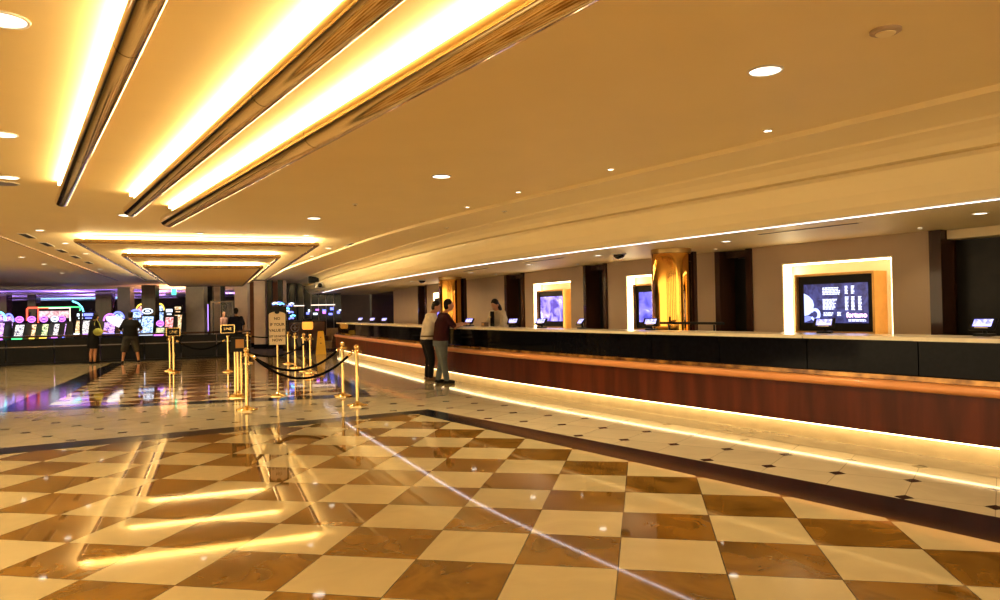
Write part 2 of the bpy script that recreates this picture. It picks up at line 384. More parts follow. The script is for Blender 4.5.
for (a, b), (lab, tlab, (ta, tb), sm) in zip(niches, nl):
    q = C((a + b) / 2, WO + .1)
    root = empty('lit_niche', (q[0], q[1], NZ0), 0, lab, 'niche', 'lit niches behind the desk')
    mb = MB(); curve_box(mb, a, b, WO + .26, WO + .30, NZ0 + .002, NZ1 - .002); under(root, mb.build('back_panel', M_['nichewall']))
    mb = MB(); curve_box(mb, a + .001, a + .02, WO + .005, WO + .26, NZ0, NZ1); curve_box(mb, b - .02, b - .001, WO + .005, WO + .26, NZ0, NZ1)
    curve_box(mb, a + .02, b - .02, WO + .005, WO + .26, NZ1 - .02, NZ1 - .001); curve_box(mb, a + .02, b - .02, WO + .005, WO + .26, NZ0 + .001, NZ0 + .02); under(root, mb.build('reveal', M_['nichewall']))
    for nm, s0, s1, z0, z1 in (('light_strip', b - .045, b - .022, NZ0 + .03, NZ1 - .03), ('light_strip', a + .022, a + .04, NZ0 + .03, NZ1 - .03), ('light_strip', a + .05, b - .05, NZ1 - .045, NZ1 - .022)):
        mb = MB(); curve_box(mb, s0, s1, WO + .03, WO + .20 if s0 > (a + b) / 2 else WO + .06, z0, z1); under(root, mb.build(nm, E_niche))
    q = C((ta + tb) / 2, WO + .0); ang = q[2]
    # local frame: +x along the wall towards the viewer's right (decreasing s), +y into the wall
    tv = empty('menu_screen' if sm is S_menu else 'picture_screen', (q[0], q[1], 0), q[2] + pi, tlab, 'screen')
    w = tb - ta; z0, z1 = 1.08, 2.0
    mb = MB(); t = .035
    mb.box((-w / 2 + t / 2, .10, (z0 + z1) / 2), (t, .32, z1 - z0)); mb.box((w / 2 - t / 2, .10, (z0 + z1) / 2), (t, .32, z1 - z0))
    mb.box((0, .10, z1 - t / 2), (w - 2 * t, .32, t)); mb.box((0, .10, z0 + t / 2), (w - 2 * t, .32, t)); mb.build('frame', M_['goldframe'], tv)
    mb = MB(); mb.box((0, .10, (z0 + z1) / 2), (w - 2 * t, .2, z1 - z0 - 2 * t)); mb.build('bezel', M_['black'], tv)
    sw = w - .26; sz0, sz1 = 1.24, 1.84
    mb = MB(); mb.box((0, -.002, (sz0 + sz1) / 2), (sw, .01, sz1 - sz0)); disp = mb.build('display', sm, tv)
    if sm is S_menu:
        FX = Matrix.Rotation(pi / 2, 4, 'X')
        Y = -.012
        def flat(nm, pts, m, y=Y):
            mb = MB(); n = len(pts)
            mb.poly([(x, y, z) for x, z in pts] + [(x, y + .004, z) for x, z in pts], [tuple(range(n)), tuple(range(n, 2 * n))[::-1]] + [(i, (i + 1) % n, n + (i + 1) % n, n + i) for i in range(n)])
            return mb.build(nm, m, disp)
        L0 = -sw / 2 + .005
        body = [(L0, 1.70), (L0 + .08, 1.66), (L0 + .15, 1.59), (L0 + .17, 1.52), (L0 + .15, 1.44), (L0 + .10, 1.38), (L0 + .06, 1.36), (L0, 1.35)]
        flat('cup_picture', body, E_cup)
        sau = [(L0, 1.34), (L0 + .07, 1.35), (L0 + .14, 1.33), (L0 + .10, 1.28), (L0, 1.25)]
        flat('saucer_picture', sau, E_cupd)
        hd = [(L0 + .27 + .09 * math.cos(t_), 1.40 + .10 * math.sin(t_)) for t_ in [R(k) for k in range(-150, 160, 20)]] + [(L0 + .26 + .05 * math.cos(t_), 1.40 + .055 * math.sin(t_)) for t_ in [R(k) for k in range(150, -160, -20)]]
        hd = [(x - .08, z - .03) for x, z in hd]; flat('cup_handle_picture', hd, E_cup, Y - .001)
        def rows(x0, x1, zt, n, dz, ragged=.3):
            mb = MB()
            for k in range(n):
                xe = x1 - random.random() * ragged * (x1 - x0); z = zt - k * dz
                x = x0
                while x < xe:
                    wd = min(random.uniform(.025, .06), xe - x)
                    mb.box(((x + x + wd) / 2, Y, z), (wd, .002, dz * .52)); x += wd + .01
            mb.build('price_text', E_txt, disp)
        rows(-.20, .10, 1.775, 5, .024); rows(-.20, .05, 1.60, 8, .021); rows(-.19, -.02, 1.395, 3, .02); rows(.04, .10, 1.40, 3, .022, .1)
        for x in (.17, .27): rows(x, x + .05, 1.79, 6, .021, .1)
        for x in (.17, .27, .38): rows(x, x + .055, 1.63, 10, .021, .1)
        text_mesh('logo_text', 'fortuno', .105, E_logo, disp, Matrix.Translation((.35, Y, 1.36)) @ FX, bold=.002)
        rows(.22, .50, 1.292, 2, .02, .05)

# ------------------------------------------------------------------ gold columns
def column(s, off, lab, r=.33):
    q = C(s, off); root = empty('gold_column', (q[0], q[1], 0), q[2], lab, 'column')
    mb = MB(); mb.lathe((0, 0, 0), [(r, .12), (r, 2.42)], 64); mb.build('shaft', M_['goldcol'], root)
    mb = MB(); mb.lathe((0, 0, 0), [(r + .02, 0), (r + .02, .11), (r + .003, .12)], 48); mb.build('base_ring', M_['darkwood'], root)
    mb = MB(); mb.lathe((0, 0, 0), [(r + .002, 2.42), (r + .006, 2.425), (r + .006, 2.498)], 48); mb.build('collar', M_['moulding'], root)
    mb = MB(); mb.box((0, -r - .055, 1.23), (.34, .08, 2.46)); mb.build('back_strip', M_['darkwood'], root)
column(13.41, 1.6, 'shiny gold mirrored column behind the desk between two screens')
column(23.29, 1.6, 'smaller looking gold mirrored column beyond the two customers')

# ------------------------------------------------------------------ reception desk
D0, D1 = .3, 31.6
q = C(12); desk = empty('reception_desk', (q[0], q[1], 0), 0, 'long curved reception desk with black panels, copper nosing and mahogany front', 'reception desk')
def dpart(nm, mb, m): return under(desk, mb.build(nm, m))
mb = MB(); curve_box(mb, D0, D1, 0, .12, 0, .195); dpart('plinth', mb, M_['kick'])
mb = MB(); curve_box(mb, D0, D1, -.070, -.035, .1765, .1835); dpart('light_strip', mb, E_kick)
mb = MB(); curve_box(mb, D0, D1, -.115, .10, .197, .64); dpart('wood_front', mb, M_['deskwood'])
pf = [(-.10, .64)] + [(-.12 - .055 * math.sin(t), .69 - .05 * math.cos(t)) for t in [pi * k / 8 for k in range(9)]] + [(-.10, .745)]
mb = MB(); mb.sweep(frames(D0, D1), [(.05, .642)] + pf[1:-1] + [(.05, .742)], True); dpart('nosing', mb, M_['nosing'])
mb = MB(); curve_box(mb, D0, D1, -.10, .05, .744, .79); dpart('marble_ledge', mb, M_['ledge'])
mb = MB(); curve_box(mb, D0, D1, .10, .16, .197, 1.14); dpart('core_panel', mb, M_['shelf'])
joints = [D0 + .0, 1.1, 2.3, 3.5, 4.7, 5.9, 7.15, 8.40, 9.66, 10.94, 12.17, 13.36, 14.59, 15.74, 17.0, 18.25, 19.5, 20.75, 22.0, 23.25, 24.5, 25.75, 27.0, 28.25, 29.5, 30.6, D1]
for a, b in zip(joints, joints[1:]):
    p, r_ = C(a), C(b)
    mb = MB(); mb.sweep([(p[0], p[1], p[3], p[4]), (r_[0], r_[1], r_[3], r_[4])], [(-.03, .792), (.10, .792), (.10, 1.118), (-.03, 1.118)]); 
    g = MB(); curve_box(g, a + .006, b - .006, -.02, .095, .792, 1.139, 3); mb.bm.free(); dpart('black_panel', g, M_['blackpanel'])
    g = MB(); j = .012 * ((joints.index(a) % 2) * 2 - 1)
    curve_box(g, a + .004, b - .004, -.10 + j, .52, 1.142, 1.182, 3); dpart('countertop_slab', g, M_['slab'])
mb = MB(); curve_box(mb, D0, D1, .55, 1.0, .74, .79); dpart('work_surface', mb, M_['shelf'])
mb = MB(); curve_box(mb, D0, D1, .96, .99, 0, .738); dpart('rear_panel', mb, M_['darkwood'])

# terminals on the countertop
E_scr = screenmat('terminal_display', (.10, .10, .55), (.45, .42, 1.0), 2.2, 12, (.9, .9, 1))
q = C(7.99, .40)
term = empty('payment_terminal', (q[0], q[1], 1.183), q[2] + pi, 'lit payment terminal at the right end, in front of the black door', 'terminal', 'payment terminals on the desk')
mb = MB(); mb.box((0, .02, .012), (.16, .13, .024), bevel=.006); mb.build('base', M_['black'], term)
mb = MB(); mb.tube([(0, .03, .02), (0, .02, .085)], .02, 10); mb.build('stem', M_['black'], term)
mb = MB(); mb.box((0, 0, 0), (.24, .03, .14), bevel=.008); h = mb.build('housing', M_['black'], term); h.location = (0, 0, .115); h.rotation_euler = (R(-38), 0, 0)
mb = MB(); mb.box((0, -.017, .008), (.17, .004, .085)); mb.build('display', E_scr, h)
mb = MB(); mb.box((0, -.017, -.05), (.12, .006, .014)); mb.build('key_strip', M_['white'], h)
for s, dr, lab in ((9.72, 20, 'payment terminal standing in front of the coffee menu screen'), (12.63, 25, 'payment terminal at the foot of the near gold column'), (14.37, -15, 'tilted payment terminal between the near gold column and the purple screen'),
                 (15.62, 20, 'payment terminal at the left foot of the purple screen'), (16.67, 35, 'payment terminal just right of the desk clerk'), (18.82, 30, 'payment terminal beside the hands of the man in maroon'),
                 (26.04, 35, 'rightmost of the three far payment terminals by the dark opening'), (27.58, 35, 'middle of the three far payment terminals by the dark opening'), (29.4, 35, 'leftmost of the three far payment terminals by the dark opening')):
    q = C(s, .40); copytree(term, (q[0], q[1], 1.183), q[2] + pi + R(dr), lab)
q = C(18.0, .42); root = empty('card_holder', (q[0], q[1], 1.183), q[2] + pi, 'small brown card holder box on the desk before the clerk', 'box')
mb = MB(); mb.box((0, 0, .045), (.17, .10, .09), bevel=.005); mb.build('body', M_['brownleather'], root)
mb = MB(); mb.box((0, -.052, .05), (.12, .004, .05)); mb.build('card', M_['signorange'], root)
q = C(12.2, .8); root = empty('guard_rail', (q[0], q[1], .79), q[2], 'thin black rail behind the desk right of the near gold column', 'rail')
mb = MB(); mb.tube([(-.45, 0, 0), (-.45, 0, .47)], .015, 8); mb.tube([(.45, 0, 0), (.45, 0, .47)], .015, 8); mb.build('post', M_['black'], root)
mb = MB(); mb.box((0, 0, .49), (1.25, .04, .035)); mb.build('bar', M_['black'], root)

# ------------------------------------------------------------------ bronze light tubes on the lobby ceiling
for (end, lab) in (((-5.24, 8.88), 'leftmost bronze ceiling tube with glowing cove light'), ((-4.85, 9.75), 'middle bronze ceiling tube with glowing cove light'), ((-4.85, 10.85), 'rightmost bronze ceiling tube with glowing cove light')):
    root = empty('ceiling_light_tube', (end[0], end[1], 2.915), LOBBY_RZ + R({8.88: 0, 9.75: .3, 10.85: .8}[end[1]]), lab, 'ceiling light', 'three bronze tube lights on the lobby ceiling')
    # local -y runs back over the viewer
    L = 13.0; seg = [(0, -3.05), (-3.06, -6.1), (-6.11, -9.5), (-9.51, -L)]
    for a, b in seg:
        mb = MB(); n = 24
        mb.bm.free(); mb = MB()
        A = []; Bq = []
        for k in range(n):
            t = 2 * pi * k / n; tr = {8.88: .074, 9.75: .09, 10.85: .105}[end[1]]; x = tr * math.cos(t); z = tr * .95 * math.sin(t)
            ya = a + (z * .9 if a == 0 else 0)
            A.append(mb.bm.verts.new((x, ya, z))); Bq.append(mb.bm.verts.new((x, b, z)))
        mb.loft([A, Bq]); mb.build('tube_section', M_['tube'], root)
    mb = MB(); mb.box((.02, -L / 2 - .1, .13), (.05, L - .2, .09)); mb.build('mounting_rail', M_['ceil'], root)
    mb = MB(); mb.box((-.04, -L / 2 - .15, .150), (.035, L - .5, .03)); mb.build('light_strip', E_cove, root)

# ------------------------------------------------------------------ stepped light coffer of the hall
cof = empty('stepped_ceiling_light', (*Hh(-.13, 23), 3.1), HALL_RZ, 'large stepped rectangular ceiling light with three gold edged tiers over the hall', 'ceiling light')
def crect(hw, y0, y1, z0, z1, nm, m):
    mb = MB(); mb.box((0, (y0 + y1) / 2, (z0 + z1) / 2), (2 * hw, y1 - y0, z1 - z0)); return mb.build(nm, m, cof)
def ringtube(hw, y0, y1, z, r, nm, m):
    mb = MB()
    for P in ([(-hw, y0, z), (hw, y0, z)], [(-hw, y1, z), (hw, y1, z)], [(-hw, y0, z), (-hw, y1, z)], [(hw, y0, z), (hw, y1, z)]): mb.tube(P, r, 12)
    for x in (-hw, hw):
        for y in (y0, y1): mb.ball((x, y, z), r, 12)
    return mb.build(nm, m, cof)
tiers = [(2.2, 15.7, 31.6, -.15), (1.57, 17.35, 31.2, -.28), (1.30, 19.1, 30.8, -.41)]
prev = 0
for hw, t0, t1, z in tiers:
    y0, y1 = t0 - 23, t1 - 23
    crect(hw, y0, y1, z - .015, z + .02, 'tier_panel', M_['ceil'])
    crect(hw - .22, y0 + .22, y1 - .22, z + .021, prev - .016, 'riser', M_['ceil'])
    ringtube(hw, y0, y1, z + .005, .045, 'gold_edge', M_['moulding'])
    mb = MB(); h2 = hw - .14
    zc = z + .06
    mb.box((0, y0 + .15, zc), (2 * h2, .05, .05)); mb.box((0, y1 - .15, zc), (2 * h2, .05, .05)); mb.build('light_strip', E_cove2, cof)
    mb = MB(); mb.box((-hw + .075, (y0 + y1) / 2, zc), (.04, y1 - y0 - .4, .05)); mb.box((hw - .075, (y0 + y1) / 2, zc), (.04, y1 - y0 - .4, .05)); mb.build('side_light_strip', E_cove3, cof)
    prev = z

# ------------------------------------------------------------------ downlights
def spot(parent, loc, e, ang=150, col=WARM, blend=.8, r=.09):
    l = bpy.data.lights.new('lamp', 'SPOT'); l.energy = e; l.color = col; l.spot_size = R(ang); l.spot_blend = blend; l.shadow_soft_size = r
    o = bpy.data.objects.new('lamp', l); COL.objects.link(o); o.parent = parent; o.location = loc; return o
def downlight(x, y, z, r, e, lab, group='recessed downlights', em=None, ang=116):
    root = empty('downlight', (x, y, z), 0, lab, 'downlight', group)
    mb = MB(); mb.lathe((0, 0, 0), [(r, 0), (r * 1.18, 0), (r * 1.18, -.008), (r, -.012)], 28); 
    mb.bm.free(); mb = MB(); n = 28
    rr = []
    for rad, zz in ((r, -.004), (r * 1.03, -.012), (r * 1.15, -.010), (r * 1.18, -.001), (r, -.001)):
        rr.append([mb.bm.verts.new((rad * math.cos(2 * pi * k / n), rad * math.sin(2 * pi * k / n), zz)) for k in range(n)])
    rr.append(rr[0]); mb.loft(rr, False); mb.build('trim_ring', M_['white'], root)
    mb = MB(); mb.lathe((0, 0, 0), [(r * .99, -.006), (r * .7, -.004)], n); mb.build('reflector', em or E_lens, root)
    if e: spot(root, (0, 0, -.05), e, ang)
    return root
EL = 115
DL = [(1.81, 4.96, .10, EL, 'large round downlight at the upper right of the lobby ceiling'), (-.66, 8.64, .10, EL, 'round downlight in mid ceiling right of the bronze tubes'),
      (-3.05, 12.22, .10, EL, 'round downlight just right of the bronze tube ends'), (-5.78, 11.47, .10, EL, 'round downlight below the end of the leftmost bronze tube'),
      (-2.6, 3.89, .11, EL, 'large round downlight in the top left corner of the picture'), (-4.23, 6.32, .10, EL, 'round downlight at the left edge beside the leftmost bronze tube'), (-5.46, 8.24, .10, EL, 'lower of the round downlights at the left edge of the picture'),
      (-8.2, 13.22, .07, 110, 'small downlight left of the stepped ceiling light near its corner'), (-9.13, 15.58, .07, 110, 'small downlight between the first and second slot vents on the left'), (-10.16, 18.2, .07, 110, 'small downlight beside the third slot vent on the left'),
      (-13.19, 21.45, .07, 110, 'small downlight in the left side ceiling, right of its neighbour'), (-15.27, 25.85, .07, 110, 'small downlight above the woman with the bag'), (-12.19, 18.9, .07, 110, 'leftmost small downlight in the left side ceiling'),
      (-12.99, 24.08, .07, 110, 'small downlight beyond the last slot vent on the left'), (-4.12, 17.85, .07, 110, 'small downlight right of the stepped light, nearest of its row'), (-5.11, 20.22, .07, 110, 'small downlight right of the stepped light, second of its row'),
      (-6.05, 22.93, .07, 110, 'small downlight right of the stepped light, third of its row'), (-5.71, 14.14, .06, 90, 'small downlight in front of the stepped light, left one'), (-3.86, 14.83, .06, 90, 'small downlight in front of the stepped light at its right corner')]
for x, y, r, e, lab in DL: downlight(x, y, 3.1, r, e, lab)
FARL = {-9.3, -11.5, -8.0}  # far lamps; the two farthest are added to brighten the pillars
for x, y, lab in ((4.2, 1.3, 'downlight over the right side behind the viewer'), (-1.5, .6, 'downlight over the middle behind the viewer'), (1.6, -2.6, 'downlight over the lobby farther behind the viewer'), (-5.5, 2.4, 'downlight over the left side of the lobby outside the picture'), (-9.5, 6.5, 'downlight over the far left lobby outside the picture'), (-9.3, 26.5, 'downlight over the bar front by the small sign posts'), (-11.5, 30.5, 'far downlight added to brighten the broad grey pillar'), (-8.0, 31.0, 'far downlight added to brighten the pale pillars')):
    downlight(x, y, 3.1, .1, EL * (2.0 if x in FARL else 1.8), lab, ang=116 if x in FARL else 155)
for k, (s, off) in enumerate(((8.43, 1.35), (11.93, 1.3), (14.9, 1.2), (17.6, 1.3), (20.9, 1.3), (26.0, 1.3), (29.5, 1.3), (4.6, 1.3))):
    q = C(s, off); downlight(q[0], q[1], 2.5, .07, 60, ['rightmost downlight in the low ceiling over the desk', 'downlight in the low ceiling right of the near gold column', 'downlight in the low ceiling left of the near gold column', 'downlight in the low ceiling above the purple screen',
        'downlight in the low ceiling above the desk clerk', 'downlight in the low ceiling past the far gold column', 'downlight in the low ceiling over the far end of the desk', 'downlight in the low ceiling outside the picture on the right'][k], 'downlights over the desk')
for k, (s, off) in enumerate(((9.6, 2.3), (13.1, 2.35), (17.2, 2.3), (21.6, 2.3))):
    q = C(s, off); downlight(q[0], q[1], 2.5, .03, 10, 'tiny ceiling spot before ' + ['the rightmost black door', 'the black door beside the near gold column', 'the dark door between two screens', 'the dark door behind the clerk'][k], 'tiny spots over the desk', E_lens_s)
for k, (x, y) in enumerate([(2.56, 6.74), (1.4, 8.46), (.39, 9.96), (-.35, 11.3)]):
    downlight(x - .12, y - .08, 3.1, .035, 110, ['first', 'second', 'third', 'fourth'][k] + ' tiny spot from the right along the upper edge of the curved soffit', 'tiny spots along the soffit edge', E_lens_s)

# ceiling fittings
def fitting(name, x, y, z, prof_, m, lab, cat, grp=None):
    root = empty(name, (x, y, z), 0, lab, cat, grp); return root
root = empty('smoke_detector', (2.26, 4.27, 3.1), 0, 'round beige detector disc on the ceiling at the upper right', 'smoke detector')
mb = MB(); mb.lathe((0, 0, 0), [(.085, 0), (.085, -.012), (.07, -.02)], 32); mb.build('body', M_['taupe'], root)
mb = MB(); mb.lathe((0, 0, 0), [(.055, -.0205), (.05, -.027)], 32); mb.build('cover', M_['soffit'], root)
root = empty('ceiling_speaker', (-5.75, 8.6, 3.1), 0, 'round grey speaker grille on the ceiling at the left edge', 'speaker')
mb = MB(); mb.lathe((0, 0, 0), [(.16, 0), (.16, -.008), (.14, -.012)], 32); mb.build('rim', M_['white'], root)
mb = MB(); mb.lathe((0, 0, 0), [(.138, -.0125), (.10, -.016)], 32); mb.build('grille', M_['greypillar'], root)
for x, y, lab in ((-2.08, 10.73, 'small sprinkler head beside the middle downlight'), (-.95, 13.54, 'small sprinkler head near the curved soffit, left one'), (.09, 11.42, 'small sprinkler head near the curved soffit, right one')):
    root = empty('sprinkler', (x, y, 3.05 if x > -1.5 else 3.1), 0, lab, 'sprinkler', 'sprinkler heads')
    mb = MB(); mb.lathe((0, 0, 0), [(.04, 0), (.04, -.006)], 16); mb.build('rosette', M_['white'], root)
    mb = MB(); mb.lathe((0, 0, 0), [(.012, -.006), (.012, -.02), (.025, -.022), (.025, -.025)], 12); mb.build('head', M_['lensmetal'], root)
nm5 = ['nearest', 'second', 'third', 'fourth', 'fifth', 'farthest']
for side, n_ in (('left', -3.25), ('right', 3.02)):
    for k, t in enumerate((17.2, 19.0, 20.9, 22.6, 24.4) if side == 'right' else (16.4, 18.2, 19.9, 21.8, 24.0)):
        x, y = Hh(n_, t); root = empty('slot_vent', (x, y, 3.1), HALL_RZ, nm5[k] + ' black slot vent in the ceiling on the ' + side + ' of the stepped light', 'vent', 'black slot vents beside the stepped light')
        mb = MB(); mb.box((0, 0, -.004), (.16, .86, .008)); mb.build('frame', M_['white'], root)
        mb = MB(); mb.box((0, 0, -.009), (.12, .82, .004)); mb.build('slot', M_['ventblack'], root)
x0, y0 = Hh(-3.72, 12.5); mb = MB(); mb.box((0, 11.5, -.012), (.05, 23, .024)); o = mb.build('trim_7', M_['taupe'], None, (x0, y0, 3.1), HALL_RZ); o['kind'] = 'structure'
for s, off, lab in ((14.41, 1.3, 'black camera dome in the low ceiling beside the near gold column'), (24.95, 1.3, 'black camera dome in the low ceiling beside the far gold column')):
    q = C(s, off); root = empty('ceiling_dome_camera', (q[0], q[1], 2.5), 0, lab, 'security camera', 'black camera domes')
    mb = MB(); mb.lathe((0, 0, 0), [(.13, 0), (.13, -.02), (.115, -.025)], 28); mb.build('rim', M_['white'], root)
    mb = MB(); mb.ball((0, 0, -.025), .105, 24, (1, 1, .75)); mb.build('dome', M_['dome'], root)
for s, off, lab in ((10.3, .9, 'long slot vent in the low ceiling above the coffee menu'), (16.3, .9, 'long slot vent in the low ceiling above the purple screen'), (19.6, .9, 'long slot vent in the low ceiling right of the clerk')):
    q = C(s, off); root = empty('slot_vent', (q[0], q[1], 2.5), q[2] - pi / 2, lab, 'vent', 'slot vents over the desk')
    mb = MB(); mb.box((0, 0, -.003), (.10, 1.5, .006)); mb.build('frame', M_['soffit'], root)
    mb = MB(); mb.box((0, 0, -.007), (.05, 1.44, .004)); mb.build('slot', M_['ventblack'], root)
# ceiling mounted camera
root = empty('ceiling_camera', (-7.4, 29.9, 3.1), R(20), 'black and white camera unit hanging at the end of the soffit', 'security camera')
mb = MB(); mb.tube([(0, 0, 0), (0, 0, -.25)], .05, 12); mb.build('mount', M_['black'], root)
mb = MB(); mb.box((.1, -.1, -.42), (.34, .5, .22), bevel=.03); mb.build('housing', M_['white'], root)
mb = MB(); mb.box((-.12, -.1, -.20), (.40, .22, .26), bevel=.03); mb.ball((.1, -.36, -.44), .09, 16); mb.build('lens_block', M_['black'], root)

# ------------------------------------------------------------------ stanchions, ropes and sign stands
def stanchion_at(x, y, lab, grp='brass rope posts', h=1.0):
    root = empty('stanchion', (x, y, .0), 0, lab, 'rope post', grp); return root
proto = empty('stanchion', (-4.07, 11.86, .0), 0, 'nearest brass rope post with round foot, holding two black ropes', 'rope post', 'brass rope posts')
mb = MB(); mb.lathe((0, 0, .003), [(.17, 0), (.17, .012), (.155, .022), (.09, .034), (.045, .05), (.034, .07)], 36); mb.build('base', M_['brass'], proto)
mb = MB(); mb.lathe((0, 0, 0), [(.027, .068), (.027, .86)], 20); mb.build('pole', M_['brass'], proto)
mb = MB(); mb.lathe((0, 0, 0), [(.034, .855), (.042, .865), (.042, .905), (.030, .915)], 20); mb.ball((0, 0, .955), .046, 20); mb.build('finial', M_['brass'], proto)
for a in (0, pi / 2, pi, 3 * pi / 2):
    mb = MB(); c = (math.cos(a) * .06, math.sin(a) * .06, .875); n = 12
    mb.tube([(c[0] + .02 * math.cos(a) * math.cos(t), c[1] + .02 * math.sin(a) * math.cos(t), c[2] + .02 * math.sin(t)) for t in [2 * pi * k / n for k in range(n + 1)]], .005, 6); mb.build('ring', M_['brass'], proto)
POS = {'A': (-4.07, 11.86), 'B': (-2.37, 12.19), 'C': (-2.90, 13.58), 'D': (-4.92, 19.15), 'E': (-5.26, 19.79), 'F': (-5.81, 20.95), 'G': (-6.51, 22.69), 'I': (-9.21, 20.64), 'I2': (-8.87, 20.1), 'J': (-7.32, 19.90), 'P': (-7.95, 23.3), 'J2': (-5.0, 14.1)}
for k, lab in (('B', 'brass rope post nearest the desk, standing on the cream strip'), ('C', 'brass rope post just behind the one nearest the desk'), ('D', 'front brass post of the far cluster left of the yellow floor sign'), ('E', 'second brass post of the far cluster left of the yellow floor sign'),
               ('F', 'third brass post of the far cluster, right of the tall notice board'), ('G', 'farthest brass post of the cluster, next to the tall notice board'), ('I', 'leftmost brass rope post in the hall'), ('P', 'tall thin brass post seen right above the nearest post'), ('J2', 'brass post directly left of the nearest post, under the amber sign')):
    copytree(proto, (*POS[k], 0), R(random.uniform(0, 30)), lab)
def rope(a, b, za, zb, sag, lab, da=None, db=None):
    A, B = Vector((*a, za)), Vector((*b, zb)); d = (B - A); d.z = 0; d.normalize()
    A2 = A + d * .075; B2 = B - d * .075
    pts = []
    for k in range(25):
        t = k / 24; p = A2.lerp(B2, t); p.z -= sag * 4 * t * (1 - t) * (1 - .0); pts.append(p)
    mid = (A2 + B2) / 2; root = empty('velvet_rope', (mid.x, mid.y, mid.z - sag), 0, lab, 'rope', 'black barrier ropes')
    mb = MB(); mb.tube(pts[1:-1], .021, 10); under(root, mb.build('cord', M_['rope']))
    for i, j in ((0, 1), (-1, -2)):
        p, q_ = pts[i], pts[j]; u = (q_ - p).normalized()
        mb = MB(); mb.tube([p, p + u * .02, p + u * .09], [.010, .025, .025], 12); under(root, mb.build('end_clasp', M_['brass']))
rope(POS['A'], POS['B'], .875, .875, .40, 'long black rope from the nearest post to the post nearest the desk')
rope(POS['A'], POS['C'], .875, .875, .32, 'long black rope behind, from the nearest post to the second desk post')
rope(POS['J2'], POS['D'], .875, .875, .28, 'black rope running back from the nearest posts to the far cluster')
rope(POS['D'], POS['E'], .875, .875, .28, 'short drooping black rope at the front of the far cluster')
rope(POS['E'], POS['F'], .875, .875, .30, 'short drooping black rope at the back of the far cluster')
rope(POS['I2'], POS['J'], .87, .87, .25, 'black rope slung between the two small sign posts on the left')
rope(POS['P'], POS['G'], .86, .86, .05, 'nearly straight black rope behind the tall notice board')

def sign_post(x, y, lab, txt, topz=1.2, rz=0, double=False):
    root = empty('sign_post', (x, y, 0), rz, lab, 'sign', 'small brass sign posts')
    mb = MB(); mb.lathe((0, 0, .003), [(.16, 0), (.16, .012), (.145, .022), (.06, .04), (.034, .06)], 32); mb.build('base', M_['brass'], root)
    mb = MB(); mb.lathe((0, 0, 0), [(.026, .06), (.026, .93), (.045, .94), (.045, .97), (.026, .98)], 18); mb.build('pole', M_['brass'], root)
    zc = topz - .105
    mb = MB(); w, h = .34, .21; t = .025
    mb.box((0, 0, zc + h / 2), (w, .03, t), bevel=.006); mb.box((0, 0, zc - h / 2), (w, .03, t), bevel=.006); mb.box((-w / 2, 0, zc), (t, .03, h), bevel=.006); mb.box((w / 2, 0, zc), (t, .03, h), bevel=.006); mb.build('frame', M_['brass'], root)
    mb = MB(); mb.box((0, 0, zc), (w - .02, .015, h - .02)); mb.build('sign_plate', M_['black'], root)
    text_mesh('sign_text', txt, .10, M_['brass'], root, Matrix.Translation((0, -.012, zc)) @ Matrix.Rotation(pi / 2, 4, 'X'))
sign_post(-8.87, 20.1, 'small black sign with brass rim on the leftmost post pair', 'LINE', 1.2, R(20))
sign_post(-7.32, 19.90, 'small black sign with brass rim in front of the person in navy', 'LINE', 1.26, R(15))
# black sign box with amber panel
root = empty('sign_stand', (-4.86, 13.72, 0), R(8), 'black sign box with amber panel on two brass legs beside the nearest post', 'sign')
for x in (-.055, .055):
    mb = MB(); mb.lathe((x, 0, 0), [(.022, .05), (.022, .84)], 16); mb.build('leg', M_['brass'], root)
mb = MB(); mb.lathe((0, 0, .003), [(.19, 0), (.19, .015), (.17, .028), (.09, .05), (.07, .06)], 36); mb.build('base', M_['brass'], root)
mb = MB(); mb.box((0, 0, .975), (.25, .05, .27), bevel=.006); mb.build('box', M_['black'], root)
mb = MB(); mb.box((.035, -.028, .99), (.15, .006, .16)); mb.build('amber_panel', M_['signorange'], root)
# tall notice
root = empty('notice_board', (-4.16, 13.82, 0), R(12), 'tall cream notice board with arched top on a brass stand in the hall', 'sign')
mb = MB(); mb.lathe((0, 0, .003), [(.15, 0), (.15, .012), (.13, .022), (.05, .04), (.03, .06)], 32); mb.build('base', M_['brass'], root)
mb = MB(); mb.lathe((0, 0, 0), [(.018, .05), (.018, .95)], 14); mb.build('pole', M_['brass'], root)
mb = MB(); mb.box((0, 0, 1.305), (.34, .03, .72)); mb.build('backing', M_['black'], root)
pts = [(-.145, .955), (.145, .955), (.15, 1.52), (.13, 1.545), (.09, 1.56), (.045, 1.57), (.04, 1.545), (.02, 1.53), (-.02, 1.53), (-.04, 1.545), (-.045, 1.57), (-.09, 1.56), (-.13, 1.545), (-.15, 1.52)]
mb = MB(); n = len(pts); mb.poly([(x, -.026, z) for x, z in pts] + [(x, -.016, z) for x, z in pts], [tuple(range(n)), tuple(range(n, 2 * n))[::-1]] + [(i, (i + 1) % n, n + (i + 1) % n, n + i) for i in range(n)]); board = mb.build('notice', M_['signcream'], root)
for t_, z in (('NO', 1.44), ('IF YOUR', 1.33), ('VALUE IT', 1.22), ('LET US NOW', 1.11), ('NOW', 1.04)):
    text_mesh('notice_text', t_, .07 if len(t_) < 9 else .05, M_['ink'], board, Matrix.Translation((0, -.028, z)) @ Matrix.Rotation(pi / 2, 4, 'X'), bold=.002)
